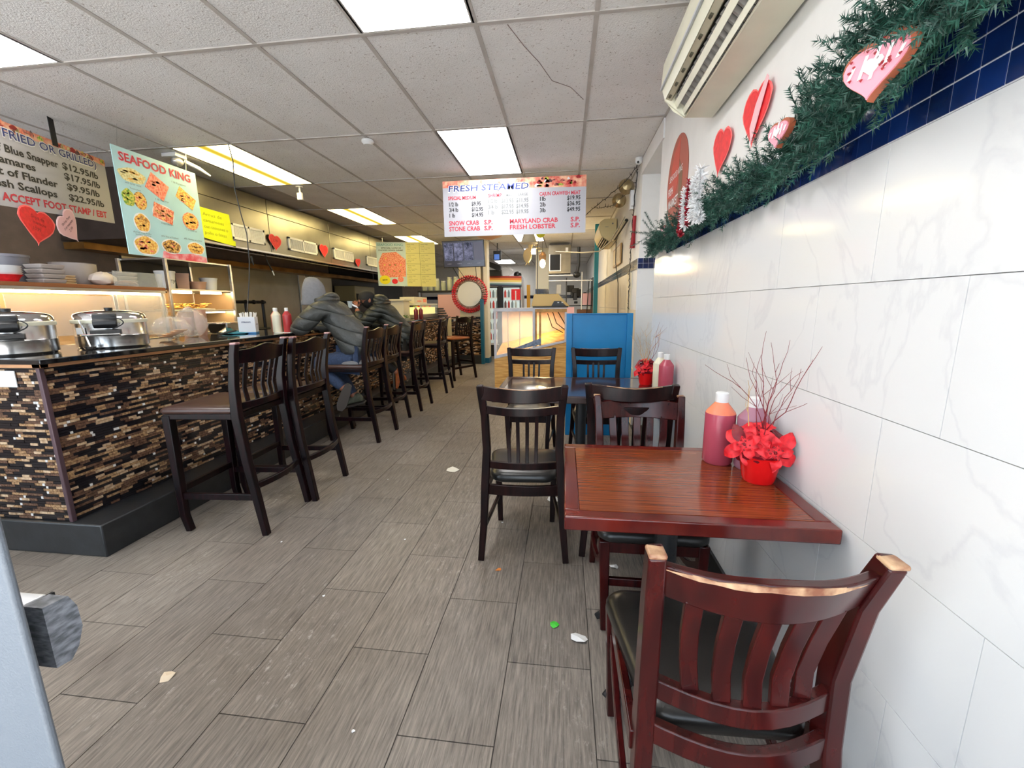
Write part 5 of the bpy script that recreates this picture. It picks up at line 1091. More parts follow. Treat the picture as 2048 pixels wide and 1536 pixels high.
for k in range(4):
    u = .04+.215*k; q = MB(); q.prism([(u, .14), (u+.19, .14), (u+.19, .5), (u, .5)], a0-Vector((0, .003, 0)), Ut, Vt, Vector((0, -.002, 0))); o = q.build('camera_picture', SCR if k < 3 else mat('screen_dim', (.03, .03, .04), .3, emit=(.07, .07, .11), es=1), t, smooth=False)
    q = MB(); put_text(q, 'CAM %d' % (k+1), a0-Vector((0, .005, 0)), Ut, Vt, Vector((0, -1, 0)), u+.05, .07, .014, .09, lift=0); q.build('caption', mat('caption', s2l(150, 155, 175), .5, emit=(.3, .3, .4), es=.5), t, smooth=False)
MB().tube([(-2.14, 9.05, 2.4), (-2.14, 9.5, 2.45)], .03, 8).build('wall_mount', BLACK, t)
for x, x2 in ((-2.4, -2.2), (-2.3, -2.05), (-1.9, -1.95)): MB().tube([(x, 9.03, 2.13), ((x+x2)/2, 9.2, 1.9), (x2, 9.46, 1.95)], .006, 6).build('cable', BLACK, t)
# mirror
t = root('round_mirror', 'round mirror ringed with red beads on the cream pillar', 'mirror', (-2.145, 9.45, 1.575), world=True)
MB().lathe([(0, 0), (.285, 0), (.285, .03), (0, .03)], (-2.145, 9.455, 1.575), seg=40, axis='y').build('backing', DARKP, t)
MB().lathe([(0, -.004), (.27, -.004), (.27, .0), (0, 0)], (-2.145, 9.450, 1.575), seg=48, axis='y').build('mirror_glass', mat('mirror', (.85, .88, .9), .02, 1), t)
MB().lathe([(.262, -.012), (.276, -.012), (.276, .0), (.262, .0)], (-2.145, 9.448, 1.575), seg=48, axis='y').build('white_rim', WHITE, t)
be = MB().ball((0, 0, 0), .028, None, 8).mesh('bead', mat('red_bead', s2l(206, 50, 66), .2)); be2 = MB().ball((0, 0, 0), .019, None, 8).mesh('bead', mat('brown_bead', s2l(110, 60, 50), .2, col2=s2l(220, 150, 150), vscale=20))
for rr_, nn, mm in ((.395, 46, be), (.350, 44, be), (.310, 42, be2)):
    for k in range(nn):
        a = 2*PI*k/nn; o = bpy.data.objects.new('bead', mm if not (a < 1.0 and rr_ < .36) else be2); C.objects.link(o); o.parent = t; o.location = (rr_*math.cos(a), 0, rr_*math.sin(a))

# ================================================================== DELI CASE, PARTITION
PB = root('partition', 'bright blue painted wooden partition behind the far dining chairs', 'partition', (.33, 4.18, 0), world=True)
MB().box(.075, .60, 4.185, 4.205, 0, 1.225).build('panel', BLUEP, PB, bevel=.002); MB().box(.018, .075, 4.165, 4.215, 0, 1.237).build('stile', BLUEP, PB, bevel=.003); MB().box(.60, .655, 4.165, 4.215, 0, 1.232).build('stile', BLUEP, PB, bevel=.003); MB().box(.018, .655, 4.17, 4.21, 1.225, 1.237).build('top_rail', BLUEP, PB, bevel=.002)
t = root('deli_case', 'plywood fronted deli case with glass upper behind the dark table', 'display case', (-.49, 6.3, 0), world=True); Y0 = 5.95
MB().prism([(-1.01, .075), (.03, .075), (.03, .80), (-1.01, .56)], (0, Y0, 0), (1, 0, 0), Z3, (0, .02, 0), PLY).build('plywood_front', None, t, bevel=.002)
MB().prism([(Y0+.02, .075), (6.75, .075), (6.75, .7), (Y0+.02, .56)], (-1.01, 0, 0), (0, 1, 0), Z3, (.02, 0, 0), PLY).build('plywood_side', None, t)
FRW = mat('case_frame', s2l(205, 205, 214), .4, var=.08, vscale=10); WD = mat('bare_wood', s2l(196, 150, 90), .6, var=.25, vscale=14)
q = MB(); q.box(-1.01, -.415, Y0-.01, Y0+.02, 1.235, 1.27); q.box(-1.01, -.975, Y0-.01, Y0+.02, .60, 1.235); q.box(-.45, -.415, Y0-.01, Y0+.02, .72, 1.235); q.prism([(-1.01, .555), (-.415, .695), (-.415, .735), (-1.01, .60)], (0, Y0-.01, 0), (1, 0, 0), Z3, (0, .03, 0)); q.build('white_frame', FRW, t, bevel=.003)
q = MB(); q.box(-.415, .03, Y0-.01, Y0+.02, 1.22, 1.265); q.box(-.415, -.39, Y0, Y0+.02, .72, 1.22); q.box(-.36, -.33, Y0, Y0+.02, .72, 1.22); q.build('wood_frame', WD, t, bevel=.003)
q = MB(); q.prism([(-.415, .70), (.03, .80), (.03, .83), (-.415, .735)], (0, Y0-.012, 0), (1, 0, 0), Z3, (0, .03, 0)); q.box(.0, .03, Y0-.01, Y0+.02, .82, 1.22); q.build('white_trim', FRW, t, bevel=.002)
MB().box(-.975, -.45, Y0+.004, Y0+.008, .62, 1.235).build('glass_pane', GLASS, t)
for x in (-.81, -.64): MB().box(x, x+.008, Y0+.01, Y0+.02, .68, 1.235).build('divider', FRW, t)
MB().prism([(-1.0, .60), (.02, .84), (.02, .80), (-1.0, .56)], (0, Y0+.03, 0), (1, 0, 0), Z3, (0, .7, .12), PLY).build('display_deck', None, t)
MB().box(-1.0, .02, 6.70, 6.73, .6, 1.22).build('rear_panel', mat('rear_pale', s2l(214, 190, 176), .5, var=.15, vscale=5), t); MB().box(-1.01, .03, Y0, 6.75, 1.262, 1.28).build('top', FRW, t)
MB().prism([(-.78, .665), (-.33, .77), (-.33, .86), (-.78, .69)], (0, Y0-.02, 0), (1, 0, 0), Z3, (0, -.003, 0), mat('grey_sheet', s2l(140, 154, 176), .5, col2=s2l(80, 100, 130), vscale=30)).build('grey_sheet', None, t, smooth=False)
for pts in (((-.25, 6.2, 1.2), (-.18, 6.2, 1.0), (-.02, 6.15, .92)), ((-.18, 6.3, 1.22), (-.12, 6.3, 1.05), (0, 6.2, .96)), ((-.1, 6.2, 1.22), (.02, 6.1, 1.02))): MB().tube(pts, .007, 6).build('cable', BLACK, t)
for x in (-.97, -.02): MB().lathe([(0, -.02), (.035, -.02), (.035, .02), (0, .02)], (x, 6.02, .036), seg=14, axis='y').build('caster', BLACK, t); MB().box(x-.02, x+.02, 6.0, 6.04, .06, .08).build('caster_plate', STEEL, t)
area('case_lamp', (-.6, 6.35, 1.2), .7, .2, 12, (1, .78, .42))
for nm_, lc_, pw_ in (('bulb_light', (-.43, 8.2, 1.96), 42), ):
    pl_ = bpy.data.lights.new(nm_, 'POINT'); pl_.energy = pw_; pl_.color = (1, .72, .34); pl_.shadow_soft_size = .06; po_ = bpy.data.objects.new(nm_, pl_); C.objects.link(po_); po_.location = lc_
t = root('scale', 'yellowed market scale with black display on top of the deli case', 'scale', (-.22, 6.5, 1.28), world=True); SCY = mat('scale_yellow', s2l(232, 196, 120), .4)
MB().prism([(-.50, 1.30), (.07, 1.30), (-.10, 1.48), (-.46, 1.48)], (0, 6.35, 0), (1, 0, 0), Z3, (0, .3, 0), SCY).build('body', None, t, bevel=.008); MB().prism([(-.20, 1.302), (.02, 1.302), (-.06, 1.375), (-.16, 1.375)], (0, 6.345, 0), (1, 0, 0), Z3, (0, -.01, 0), BLACK).build('display', None, t, bevel=.002)
for x in (-.11, -.05): MB().box(x, x+.025, 6.33, 6.335, 1.345, 1.36).build('button', WHITE, t)
MB().box(-.13, -.06, 6.5, 6.56, 1.48, 1.62).build('pole', CREAM, t, bevel=.004); MB().box(-.48, .05, 6.36, 6.64, 1.281, 1.30).build('base', BLACK, t)
MB().tube([(-.42, 6.5, 1.48), (-.45, 7.0, 1.8), (-.48, 7.5, 2.3), (-.47, 7.9, 2.7)], .006, 6).build('cable', BLACK, t)
# ceiling ornaments beyond the board
t = root('bell_ornament', 'cream paper bell with green leaves hanging under the ceiling past the price board', 'ornament', (-.53, 6.3, 2.2), world=True)
MB().lathe([(.13, 0), (.11, .03), (.08, .12), (.06, .2), (0, .24)], (-.53, 6.3, 2.2), seg=20).build('bell', CREAM, t); q = MB(); 
for k in range(60): a = R.random()*6.28; q.add([(-.66, 6.3, 2.40), (-.65, 6.3, 2.40), (-.66+.09*math.cos(a), 6.3+R.uniform(-.05, .05), 2.38+.09*math.sin(a))], [(0, 1, 2)])
q.build('pine_leaves', PINE, t, smooth=False, fix=False); MB().ball((-.36, 6.3, 2.34), .07, None, 12).build('yellow_ball', mat('neon_ball', s2l(240, 236, 60), .5), t); MB().tube([(-.53, 6.3, 2.44), (-.53, 6.3, H)], .003, 5).build('string', CREAM, t)
t = root('seafood_basket', 'shallow orange seafood basket hanging below the price board left part', 'ornament', (-1.18, 6.9, 2.35), world=True)
MB().lathe([(.05, 0), (.2, .05), (.28, .12), (.285, .13), (.27, .13), (.19, .06), (0, .02)], (-1.22, 6.9, 2.36), seg=24).build('basket', mat('basket', s2l(226, 170, 120), .5), t)
for k in range(9): MB().ball((-1.22+R.uniform(-.15, .15), 6.9+R.uniform(-.15, .15), 2.48), .05, None, 8, 1.3, .8, .7).build('shrimp', F_FRIED, t)
for x in (-1.45, -.99): MB().tube([(x, 6.9, 2.48), (-1.22, 6.9, H)], .002, 5).build('string', CREAM, t)
t = root('lobster_ornament', 'pale hanging lobster ornament in front of the far ceiling lights', 'ornament', (-.72, 8.0, 2.1), world=True); LOB = mat('lobster_pale', s2l(236, 212, 160), .5)
for k in range(6): MB().lathe([(.02, -.01), (.075-.006*k, 0), (.02, .012)], (-.62+.03*k, 8.0, 2.55-.05*k), seg=14, sy=.6).build('tail_segment', LOB, t)
MB().ball((-.70, 8.0, 2.22), .10, None, 12, .8, .6, 1.35).build('body', LOB, t); MB().tube([(-.66, 8, 2.30), (-.64, 8, 2.42), (-.6, 8, 2.5)], [.03, .04, .03], 8).build('claw', LOB, t); MB().tube([(-.70, 8, 2.12), (-.74, 8, 2.04)], [.015, .004], 6).build('feeler', LOB, t); MB().tube([(-.70, 8, 2.12), (-.66, 8, 2.04)], [.015, .004], 6).build('feeler', LOB, t)
MB().tube([(-.60, 8.0, 2.58), (-.60, 8.0, H)], .003, 5).build('string', CREAM, t)
t = root('hanging_bulb', 'bare glowing bulb hanging beside the lobster ornament', 'lamp', (-.43, 8.2, 2.0), world=True)
MB().ball((-.43, 8.2, 2.09), .055, None, 14, 1, 1, 1.5).build('bulb', emis('bulb', (1, .86, .5), 20), t); MB().lathe([(.03, 0), (.06, .03), (.07, .12), (.03, .17)], (-.43, 8.2, 2.13), seg=14).build('wire_cage', mat('brass', s2l(170, 120, 60), .4, .6, alpha=.5), t); MB().tube([(-.43, 8.2, 2.3), (-.43, 8.2, H)], .004, 6).build('cord', BLACK, t)

# ================================================================== BACK OF THE SHOP
t = root('drinks_fridge', 'glass door drinks fridge with rainbow striped header at the back', 'fridge', (-1.57, 11.1, 0), world=True)
x0, x1 = -2.02, -1.10; y0 = 10.8
MB().box(x0, x1, y0+.03, 11.55, 0, 2.05).build('cabinet', mat('fridge_body', s2l(190, 190, 195), .4), t, bevel=.01); MB().box(x0, x1, y0+.005, y0+.03, 0, .3).build('grille', BLACK, t)
for k, (c_, za, zb) in enumerate((((180, 50, 30), 2.0, 2.05), ((232, 140, 50), 1.95, 2.0), ((246, 220, 120), 1.905, 1.95), ((236, 232, 220), 1.87, 1.905), ((120, 160, 170), 1.835, 1.87), ((50, 60, 90), 1.80, 1.835))): MB().prism([(x0, za+.02), (x1, za-.015), (x1, zb-.015), (x0, zb+.02)], (0, y0+.03, 0), (1, 0, 0), Z3, (0, -.03, 0), mat('stripe_%d' % k, s2l(*c_), .4)).build('header_stripe', None, t, smooth=False)
FB = mat('fridge_glow', s2l(190, 205, 205), .4, emit=(.75, .9, .95), es=.35)
for k, (a, b_) in enumerate(((x0+.02, -1.70), (-1.60, x1-.02))):
    MB().box(a, b_, y0+.022, y0+.03, .35, 1.78).build('lit_interior', FB, t); q = MB()
    d_ = MB(); d_.box(a, a+.03, y0, y0+.02, .32, 1.79); d_.box(b_-.03, b_, y0, y0+.02, .32, 1.79); d_.box(a, b_, y0, y0+.02, 1.76, 1.79); d_.build('door_frame', BLACK, t)
    for r_ in range(5):
        MB().box(a+.03, b_-.03, y0+.008, y0+.021, .42+.27*r_, .435+.27*r_).build('shelf', WHITE, t)
        for j in range(4): MB().lathe([(.028, 0), (.028, .13), (.012, .17), (.012, .19)], (a+.08+.09*j, y0+.015, .437+.27*r_), seg=10, sy=.4).build('drink_bottle', mat('drink_%d' % ((j+r_) % 4), [s2l(200, 60, 60), s2l(120, 140, 150), s2l(180, 190, 190), s2l(90, 60, 60)][(j+r_) % 4], .3), t)
MB().box(-1.70, -1.60, y0-.002, y0+.02, .3, 1.80).build('mullion', BLACK, t)
q = MB(); q.box(-1.36, -1.13, y0-.008, y0-.003, 1.45, 1.72); q.build('red_sticker', RED, t); MB().box(-1.26, -1.235, y0-.010, y0-.0085, 1.45, 1.68).build('white_stripe', WHITE, t)
t = root('baseball_cap', 'black cap resting on top of the drinks fridge', 'cap', (-1.22, 11.0, 2.052), world=True); MB().lathe([(.10, 0), (.10, .04), (.085, .085), (.05, .11), (0, .118)], (-1.22, 11.0, 2.053), seg=20).build('crown', BLACK, t); MB().prism(ell(0, 0, .08, .1), (-1.22, 10.9, 2.06), (1, 0, 0), (0, 1, 0), (0, 0, .01), BLACK).build('brim', None, t)
t = root('plastic_bag', 'clear bag of foam cups on top of the drinks fridge', 'bag', (-1.5, 11.0, 2.05), world=True); crumple((-1.5, 11.0, 2.17), .17, .12, .115, 21).build('bag', CLEARP, t, ang=30); crumple((-1.02+.0, 11.1, 2.08), .08, .1, .05, 22)
t = root('black_carton', 'black printed carton fixed above the drinks fridge beside the television', 'box', (-1.75, 10.9, 2.25), world=True); MB().hexa([(-1.98, 10.6, 2.30), (-1.62, 10.6, 2.16), (-1.62, 10.8, 2.16), (-1.98, 10.8, 2.30)], [(-1.96, 10.6, 2.42), (-1.60, 10.6, 2.29), (-1.60, 10.8, 2.29), (-1.96, 10.8, 2.42)]).build('carton', BLACK, t, bevel=.004)
q = MB(); q.box(-1.93, -1.90, 10.59, 10.6, 2.36, 2.38); q.build('logo', WHITE, t); MB().box(-1.95, -1.6, 10.7, 10.85, 2.05, 2.2).build('bracket', DARKP, t)
t = root('far_monitor', 'small blue lit monitor high on the back wall past the television', 'monitor', (-1.65, 9.9, 2.3), world=True); MB().box(-1.66, -1.48, 9.9, 9.93, 2.34, 2.56).build('case', BLACK, t, bevel=.003); MB().box(-1.64, -1.52, 9.895, 9.90, 2.36, 2.48).build('screen', mat('blue_screen', s2l(40, 70, 130), .3, emit=(.08, .16, .45), es=1), t); MB().tube([(-1.57, 9.93, 2.56), (-1.57, 9.95, H)], .012, 6).build('mount', BLACK, t)
t = root('back_column', 'cream column with dark tile band behind the lobster ornament', 'column', (-.58, 11.1, 0), world=True); t['kind'] = 'structure'; MB().box(-.75, -.42, 11.0, 11.3, 0, H).build('shaft', mat('column_cream', s2l(224, 218, 196), .5), t); MB().box(-.76, -.41, 10.99, 11.0, 1.60, 1.72).build('tile_band', NAVY, t)
t = root('evaporator_unit', 'steel cooling unit with dark opening under the ceiling at the back', 'cooling unit', (-.13, 10.2, 2.0), world=True)
MB().box(-.385, .12, 10.0, 10.5, 2.03, 2.66).build('casing', mat('galvanised', s2l(130, 124, 110), .4, .7, var=.1), t, bevel=.004); MB().box(-.36, -.10, 9.985, 10.0, 2.10, 2.45).build('dark_opening', BLACKM, t); q = MB(); q.box(-.37, -.35, 9.975, 10.0, 2.10, 2.46); q.box(-.12, -.10, 9.975, 10.0, 2.10, 2.46); q.box(-.37, -.10, 9.975, 10.0, 2.08, 2.10); q.build('opening_frame', WHITEP, t); MB().box(.0, .06, 9.99, 10.0, 2.50, 2.60).build('label', WHITE, t)
for x in (-.36, .09): MB().tube([(x, 10.25, 2.66), (x, 10.25, H)], .01, 6).build('hanger', STEEL, t)
t = root('water_pipe', 'white pipes with black valve running below the cooling unit', 'pipe', (.1, 10.0, 1.9), world=True); MB().tube([(-.38, 9.95, 1.98), (.2, 9.95, 1.98)], .014, 8).build('pipe', WHITE, t); MB().tube([(-.38, 9.95, 1.86), (.62, 9.95, 1.86)], .012, 8).build('pipe', WHITE, t); MB().tube([(.3, 9.95, 2.6), (.3, 9.95, 2.2), (.27, 9.95, 2.05)], .035, 8).build('black_hose', BLACK, t); MB().ball((.26, 9.95, 1.99), .09, None, 10, 1, .6, .8).build('valve', BLACK, t); MB().tube([(.38, 9.95, 1.2), (.38, 9.95, 2.05)], .012, 8).build('pipe', WHITE, t)
t = root('storage_rack', 'black metal rack crowded with dark gear and pink cartons at the back', 'rack', (.3, 10.6, 0), world=True)
for x in (.02, .64):
    for y in (10.3, 10.8): MB().box(x, x+.025, y, y+.025, 0, 1.95).build('post', BLACK, t)
for z in (.5, 1.0, 1.28): MB().box(.02, .665, 10.3, 10.83, z, z+.025).build('shelf', BLACK, t)
for k in range(12): a = R.uniform(.03, .45); z = 1.31+R.uniform(0, .35); MB().box(a, a+R.uniform(.05, .18), 10.35+R.random()*.2, 10.6+R.random()*.2, z, z+R.uniform(.05, .2)).build('gear', [BLACK, DARKP, BLACKM][k % 3], t, bevel=.01)
MB().box(-.1, .22, 10.2, 10.29, 1.06, 1.26).build('pink_carton', PINK, t); MB().box(.42, .64, 10.35, 10.7, 1.31, 1.58).build('pink_carton', PINK, t); MB().box(.3, .64, 10.35, 10.7, 1.03, 1.2).build('brown_carton', mat('brown_box', s2l(120, 84, 60), .7), t)
MB().tube([(.52, 10.25, 1.1), (.56, 10.25, 1.9), (.62, 10.25, 1.92), (.62, 10.25, 1.2)], .012, 6).build('steel_frame', BLACK, t)
thing('teal_pole', MB().box(.525, .60, 8.0, 8.06, 0, H), TEAL, 'teal painted pole rising behind the blue partition near the side wall', 'pole', bevel=.004)['kind'] = 'structure'
thing('yellow_board', MB().box(-1.02, -.93, 11.4, 11.46, 0, 1.85), mat('mustard', s2l(206, 150, 40), .6), 'narrow mustard yellow board standing right of the drinks fridge', 'board', bevel=.004)
# side wall furniture of the back area
t = root('security_camera', 'white dome camera at the corner over the string lights', 'camera', (.70, 4.55, 2.70), world=True); MB().lathe([(.035, .03), (.035, 0), (.028, -.02), (0, -.035)], (.705, 4.56, 2.703), seg=18).build('dome', WHITEP, t); MB().ball((.695, 4.535, 2.688), .012, None, 10).build('lens', BLACK, t)
t = root('smoke_detector', 'white smoke detector on the ceiling grid left of the price board', 'detector', (-1.70, 3.72, 2.69), world=True); MB().lathe([(.045, .04), (.05, .035), (.05, .02), (.036, .005), (.03, 0), (0, 0)], (-1.70, 3.72, 2.69), seg=24).build('body', WHITEP, t)
t = root('motion_sensor', 'small white box sensor hanging from the ceiling by the long yellowed light', 'sensor', (-3.15, 4.95, 2.58), world=True); MB().lathe([(.04, .04), (.04, .03)], (-3.14, 4.93, 2.69), seg=16).build('plate', WHITEP, t); MB().tube([(-3.14, 4.93, 2.72), (-3.14, 4.93, 2.66)], .01, 8).build('stem', WHITEP, t); MB().box(-3.17, -3.11, 4.91, 4.94, 2.58, 2.66).build('box', WHITEP, t, bevel=.003)
t = root('emergency_light', 'twin head emergency light at the ceiling above the seafood poster', 'emergency light', (-3.6, 3.78, 2.68), world=True); MB().ball((-3.60, 3.78, 2.67), .045, None, 14, 1, 1.2, .9).build('lamp_head', mat('lamp_glass', s2l(200, 200, 205), .1, .5), t); MB().tube([(-3.58, 3.83, 2.69), (-3.52, 3.93, 2.65), (-3.47, 4.0, 2.60)], [.02, .018, .008], 8).build('lamp_head', WHITE, t); MB().box(-3.7, -3.55, 3.72, 3.84, 2.70, 2.734).build('base', WHITEP, t, bevel=.004)
t = root('horn_lamps', 'pair of brassy bowl lamps high on the far side wall', 'lamp', (.66, 5.2, 2.6), world=True); BR_ = mat('brass_bowl', s2l(170, 150, 110), .25, .7)
for x, y, z in ((.66, 5.05, 2.60), (.64, 5.5, 2.56)): MB().lathe([(0, -.06), (.05, -.05), (.08, 0), (.085, .01)], (x, y, z), seg=20, axis='y').build('lamp_bowl', BR_, t)
MB().box(.70, .74, 5.0, 5.1, 2.35, 2.55).build('battery_box', WHITEP, t, bevel=.004)
t = root('string_lights', 'dark string lights draped from the ceiling corner down the side wall', 'string lights', (.72, 4.75, 1.2), world=True); rs = random.Random(2)
def wire(pts, n, r_, nm):
    P = []
    for i in range(n+1):
        u = i/n*(len(pts)-1); k = min(int(u), len(pts)-2); p = Vector(pts[k]).lerp(Vector(pts[k+1]), u-k)+Vector((rs.uniform(-.006, .006), rs.uniform(-.02, .02), rs.uniform(-.012, .012))); P.append(p)
    MB().tube(P, r_, 5).build(nm, BLACK, t); q_ = MB()
    for i in range(1, n): d = Vector((rs.uniform(-.5, .2), rs.gauss(0, 1), rs.gauss(0, 1))).normalized()*.035; q_.tube([P[i], P[i]+d], [.004, .002], 4)
    tag(q_.build('tiny_bulbs', BLACK, t), kind='stuff')
wire([(.725, 4.74, 2.70), (.722, 4.9, 2.3), (.722, 4.95, 1.9), (.722, 4.98, 1.5), (.722, 5.0, 1.2)], 46, .005, 'wire'); wire([(.72, 4.7, 2.70), (.6, 5.0, 2.60), (.35, 5.3, 2.45), (.15, 5.5, 2.35)], 26, .004, 'wire'); wire([(.72, 5.0, 2.55), (.5, 5.2, 2.42), (.35, 5.3, 2.45)], 14, .003, 'wire')
MB().tube([(.72, 6.4, 2.2), (.70, 6.2, 1.9), (.72, 6.0, 1.6), (.72, 5.9, 1.2)], .006, 6).build('cable', BLACK, t); MB().tube([(.70, 5.4, 2.35), (.62, 6.2, 2.18), (.5, 6.6, 2.1), (.3, 8, 2.25), (-.2, 9, 2.4)], .01, 6).build('grey_cable', mat('grey_cable', s2l(170, 165, 150), .5), t); MB().tube([(.715, 5.35, 2.30), (.64, 5.9, 2.17)], .022, 6).build('cable_bundle', BLACK, t)
t = root('framed_certificate', 'framed certificate with amber border on the far side wall', 'picture', (.735, 6.3, 1.85), world=True); MB().box(.722, .741, 5.9, 6.75, 1.86, 2.12).build('frame', mat('amber_frame', s2l(180, 140, 80), .4), t, bevel=.003); MB().box(.719, .722, 5.96, 6.69, 1.89, 2.09).build('paper', mat('parchment', s2l(226, 210, 176), .6, var=.1, vscale=30), t)
thing('price_ribbon', MB().box(.728, .741, 5.05, 5.22, 1.15, 1.68), mat('ribbon_cream', s2l(234, 222, 188), .6, var=.06, vscale=20), 'long cream paper strip hanging on the side wall under the tile band', 'paper strip')
thing('red_ribbon', MB().tube([(.73, 4.85, 2.25), (.73, 4.86, 2.1), (.73, 4.92, 1.93)], [.02, .018, .03], 6), REDD, 'dark red ribbon ornament hanging beside the string lights', 'ornament')
# hanging cords over the counter
t = root('power_lead', 'long black cord hanging from the ceiling down to the straw box', 'cord', (-2.93, 3.64, 1.3), world=True)
MB().tube([(-2.93, 3.62, H), (-2.93, 3.65, 2.6), (-2.93, 3.63, 2.36), (-2.93, 3.67, 2.15), (-2.93, 3.71, 2.0), (-2.93, 3.70, 1.75), (-2.93, 3.66, 1.55), (-2.96, 3.63, 1.29)], .0045, 6).build('cord', BLACK, t); MB().tube([(-2.93, 3.73, 1.80), (-2.93, 3.75, 1.72)], [.009, .004], 8).build('plug', BLACK, t)
t = root('probe_wire', 'short black probe wire dangling from the hood edge', 'wire', (-3.97, 5.4, 1.8), world=True); MB().tube([(-3.97, 5.3, 2.05), (-3.98, 5.36, 1.93), (-3.97, 5.42, 1.82)], [.005, .012, .012], 6).build('wire', BLACK, t); MB().tube([(-3.97, 5.42, 1.82), (-3.97, 5.45, 1.76)], .008, 6).build('tip', WHITE, t)

# ================================================================== FLOOR LITTER, DOOR
def scrap(label, x, y, s, m, sd, cat='litter', fold=.25, el=1):
    r_ = random.Random(sd); n = 7; out = [(s*el*math.cos(2*PI*i/n)*r_.uniform(.6, 1.1), s*math.sin(2*PI*i/n)*r_.uniform(.6, 1.1)) for i in range(n)]
    m_ = MB(); vs = [(x+a, y+b, .001+r_.uniform(0, s*fold)) for a, b in out]+[(x, y, .004+s*fold*.6)]; m_.add(vs+[(p[0], p[1], max(.0006, p[2]-.001)) for p in vs], [(i, (i+1) % n, n) for i in range(n)]+[(n+1+(i+1) % n, n+1+i, 2*n+1) for i in range(n)])
    thing('paper_scrap', m_, m, label, cat, group='scraps of litter on the floor', smooth=False)
scrap('beige paper scrap on the floor in the left foreground', -1.425, 1.127, .030, mat('beige_scrap', s2l(214, 196, 170), .7), 1)
scrap('white napkin scrap in the aisle before the espresso chairs', -.895, 3.125, .055, PAPER, 2)
scrap('white folded paper beside the rear leg of the espresso chair', -.067, 2.69, .055, WHITE, 3, fold=.15)
scrap('pinkish napkin lying under the dark table', -.38, 3.05, .075, mat('pink_napkin', s2l(226, 196, 190), .7), 4)
scrap('tiny orange crumb alone on the grey floor tiles', -.318, 1.88, .016, mat('orange_crumb', s2l(214, 130, 60), .7), 5)
scrap('bright green candy wrapper on the floor', -.028, 1.54, .022, mat('green_wrap', s2l(70, 200, 60), .4), 6)
scrap('twisted white tissue on the floor by the near table foot', .070, 1.475, .030, WHITE, 7, fold=.4, el=1.7)
scrap('small silver wrapper under the near table', .27, 1.969, .026, WHITE, 8, fold=.5)
for n, (x, y) in enumerate(((-.367, 2.348), (-1.35, 2.9), (-1.1, 1.6), (-.65, 1.02), (-.9, 2.1), (-1.6, 2.0))): scrap('tiny white crumb on the floor tiles', x, y, .007, WHITE, 20+n)
t = root('glass_door', 'grey entrance door edge with silver push bar at the left foreground', 'door', (-.60, .30, 0), world=True)
# leaf edge stile, seen upright at the picture's left edge
MB().box(-1.6, -.542, .302, .310, .0, 2.1).build('stile', DOORG, t, bevel=.003)
prof_ = [(.340, .893), (.384, .885), (.394, .897), (.402, .92), (.401, .95), (.394, .969), (.365, .972), (.340, .962)]
MB().prism(prof_, (-1.3, 0, 0), (0, 1, 0), Z3, (.648, 0, 0), SILVER).build('push_bar', None, t, bevel=.002); MB().prism([(.368, .888)]+prof_[1:6]+[(.368, .972)], (-.648, 0, 0), (0, 1, 0), Z3, (.028, 0, 0), CAPM).build('end_cap', None, t)
MB().box(-.652, -.648, .338, .40, .888, .968).build('seam_gap', BLACKM, t); MB().box(-1.3, -.652, .318, .339, .84, .935).build('bar_bracket', DOORG, t, bevel=.003)

# ================================================================== PEOPLE
def jacket_mat(name, base, pitch):
    m = bpy.data.materials.new(name); m.use_nodes = True; nt = m.node_tree; N_ = nt.nodes; L = nt.links; b = N_['Principled BSDF']
    b.inputs['Base Color'].default_value = (*base, 1); b.inputs['Roughness'].default_value = .5
    geo = N_.new('ShaderNodeNewGeometry'); sp = N_.new('ShaderNodeSeparateXYZ'); L.new(geo.outputs['Position'], sp.inputs[0])
    def mt(op, a, v=None, b2=None):
        n = N_.new('ShaderNodeMath'); n.operation = op; L.new(a, n.inputs[0])
        if v is not None: n.inputs[1].default_value = v
        if b2 is not None: L.new(b2, n.inputs[1])
        return n.outputs[0]
    lean = mt('ADD', sp.outputs[2], None, mt('MULTIPLY', sp.outputs[0], .35))
    s_ = mt('ABSOLUTE', mt('SINE', mt('MULTIPLY', lean, PI/pitch))); q_ = mt('POWER', s_, .35)
    ns = N_.new('ShaderNodeTexNoise'); ns.inputs['Scale'].default_value = 22; ns.inputs['Detail'].default_value = 3; L.new(geo.outputs['Position'], ns.inputs[0])
    h = mt('ADD', q_, None, mt('MULTIPLY', ns.outputs[0], .5))
    bp = N_.new('ShaderNodeBump'); bp.inputs['Strength'].default_value = .9; bp.inputs['Distance'].default_value = .022; L.new(h, bp.inputs['Height']); L.new(bp.outputs[0], b.inputs['Normal']); return m
def skin(name, P, E_, m, parent, sub=2):
    """P: list of (x,y,z,rx,ry) in world coordinates; E_: edges; first vertex is the root"""
    b = BASE[parent.name]; me = bpy.data.meshes.new(name); me.from_pydata([(p[0]-b[0], p[1]-b[1], p[2]-b[2]) for p in P], E_, [])
    o = bpy.data.objects.new(name, me); C.objects.link(o); o.parent = parent; BASE[o.name] = b
    sm = o.modifiers.new('skin', 'SKIN'); sm.use_smooth_shade = True; sm.branch_smoothing = .6
    for i, p in enumerate(P): sv = me.skin_vertices[0].data[i]; sv.radius = (p[3], p[4] if len(p) > 4 else p[3]); sv.use_root = (i == 0)
    ss = o.modifiers.new('sub', 'SUBSURF'); ss.levels = sub; ss.render_levels = sub
    me.materials.append(m); return o
def bend(a, b_, t_): return tuple(a[i]+(b_[i]-a[i])*t_ for i in range(3))
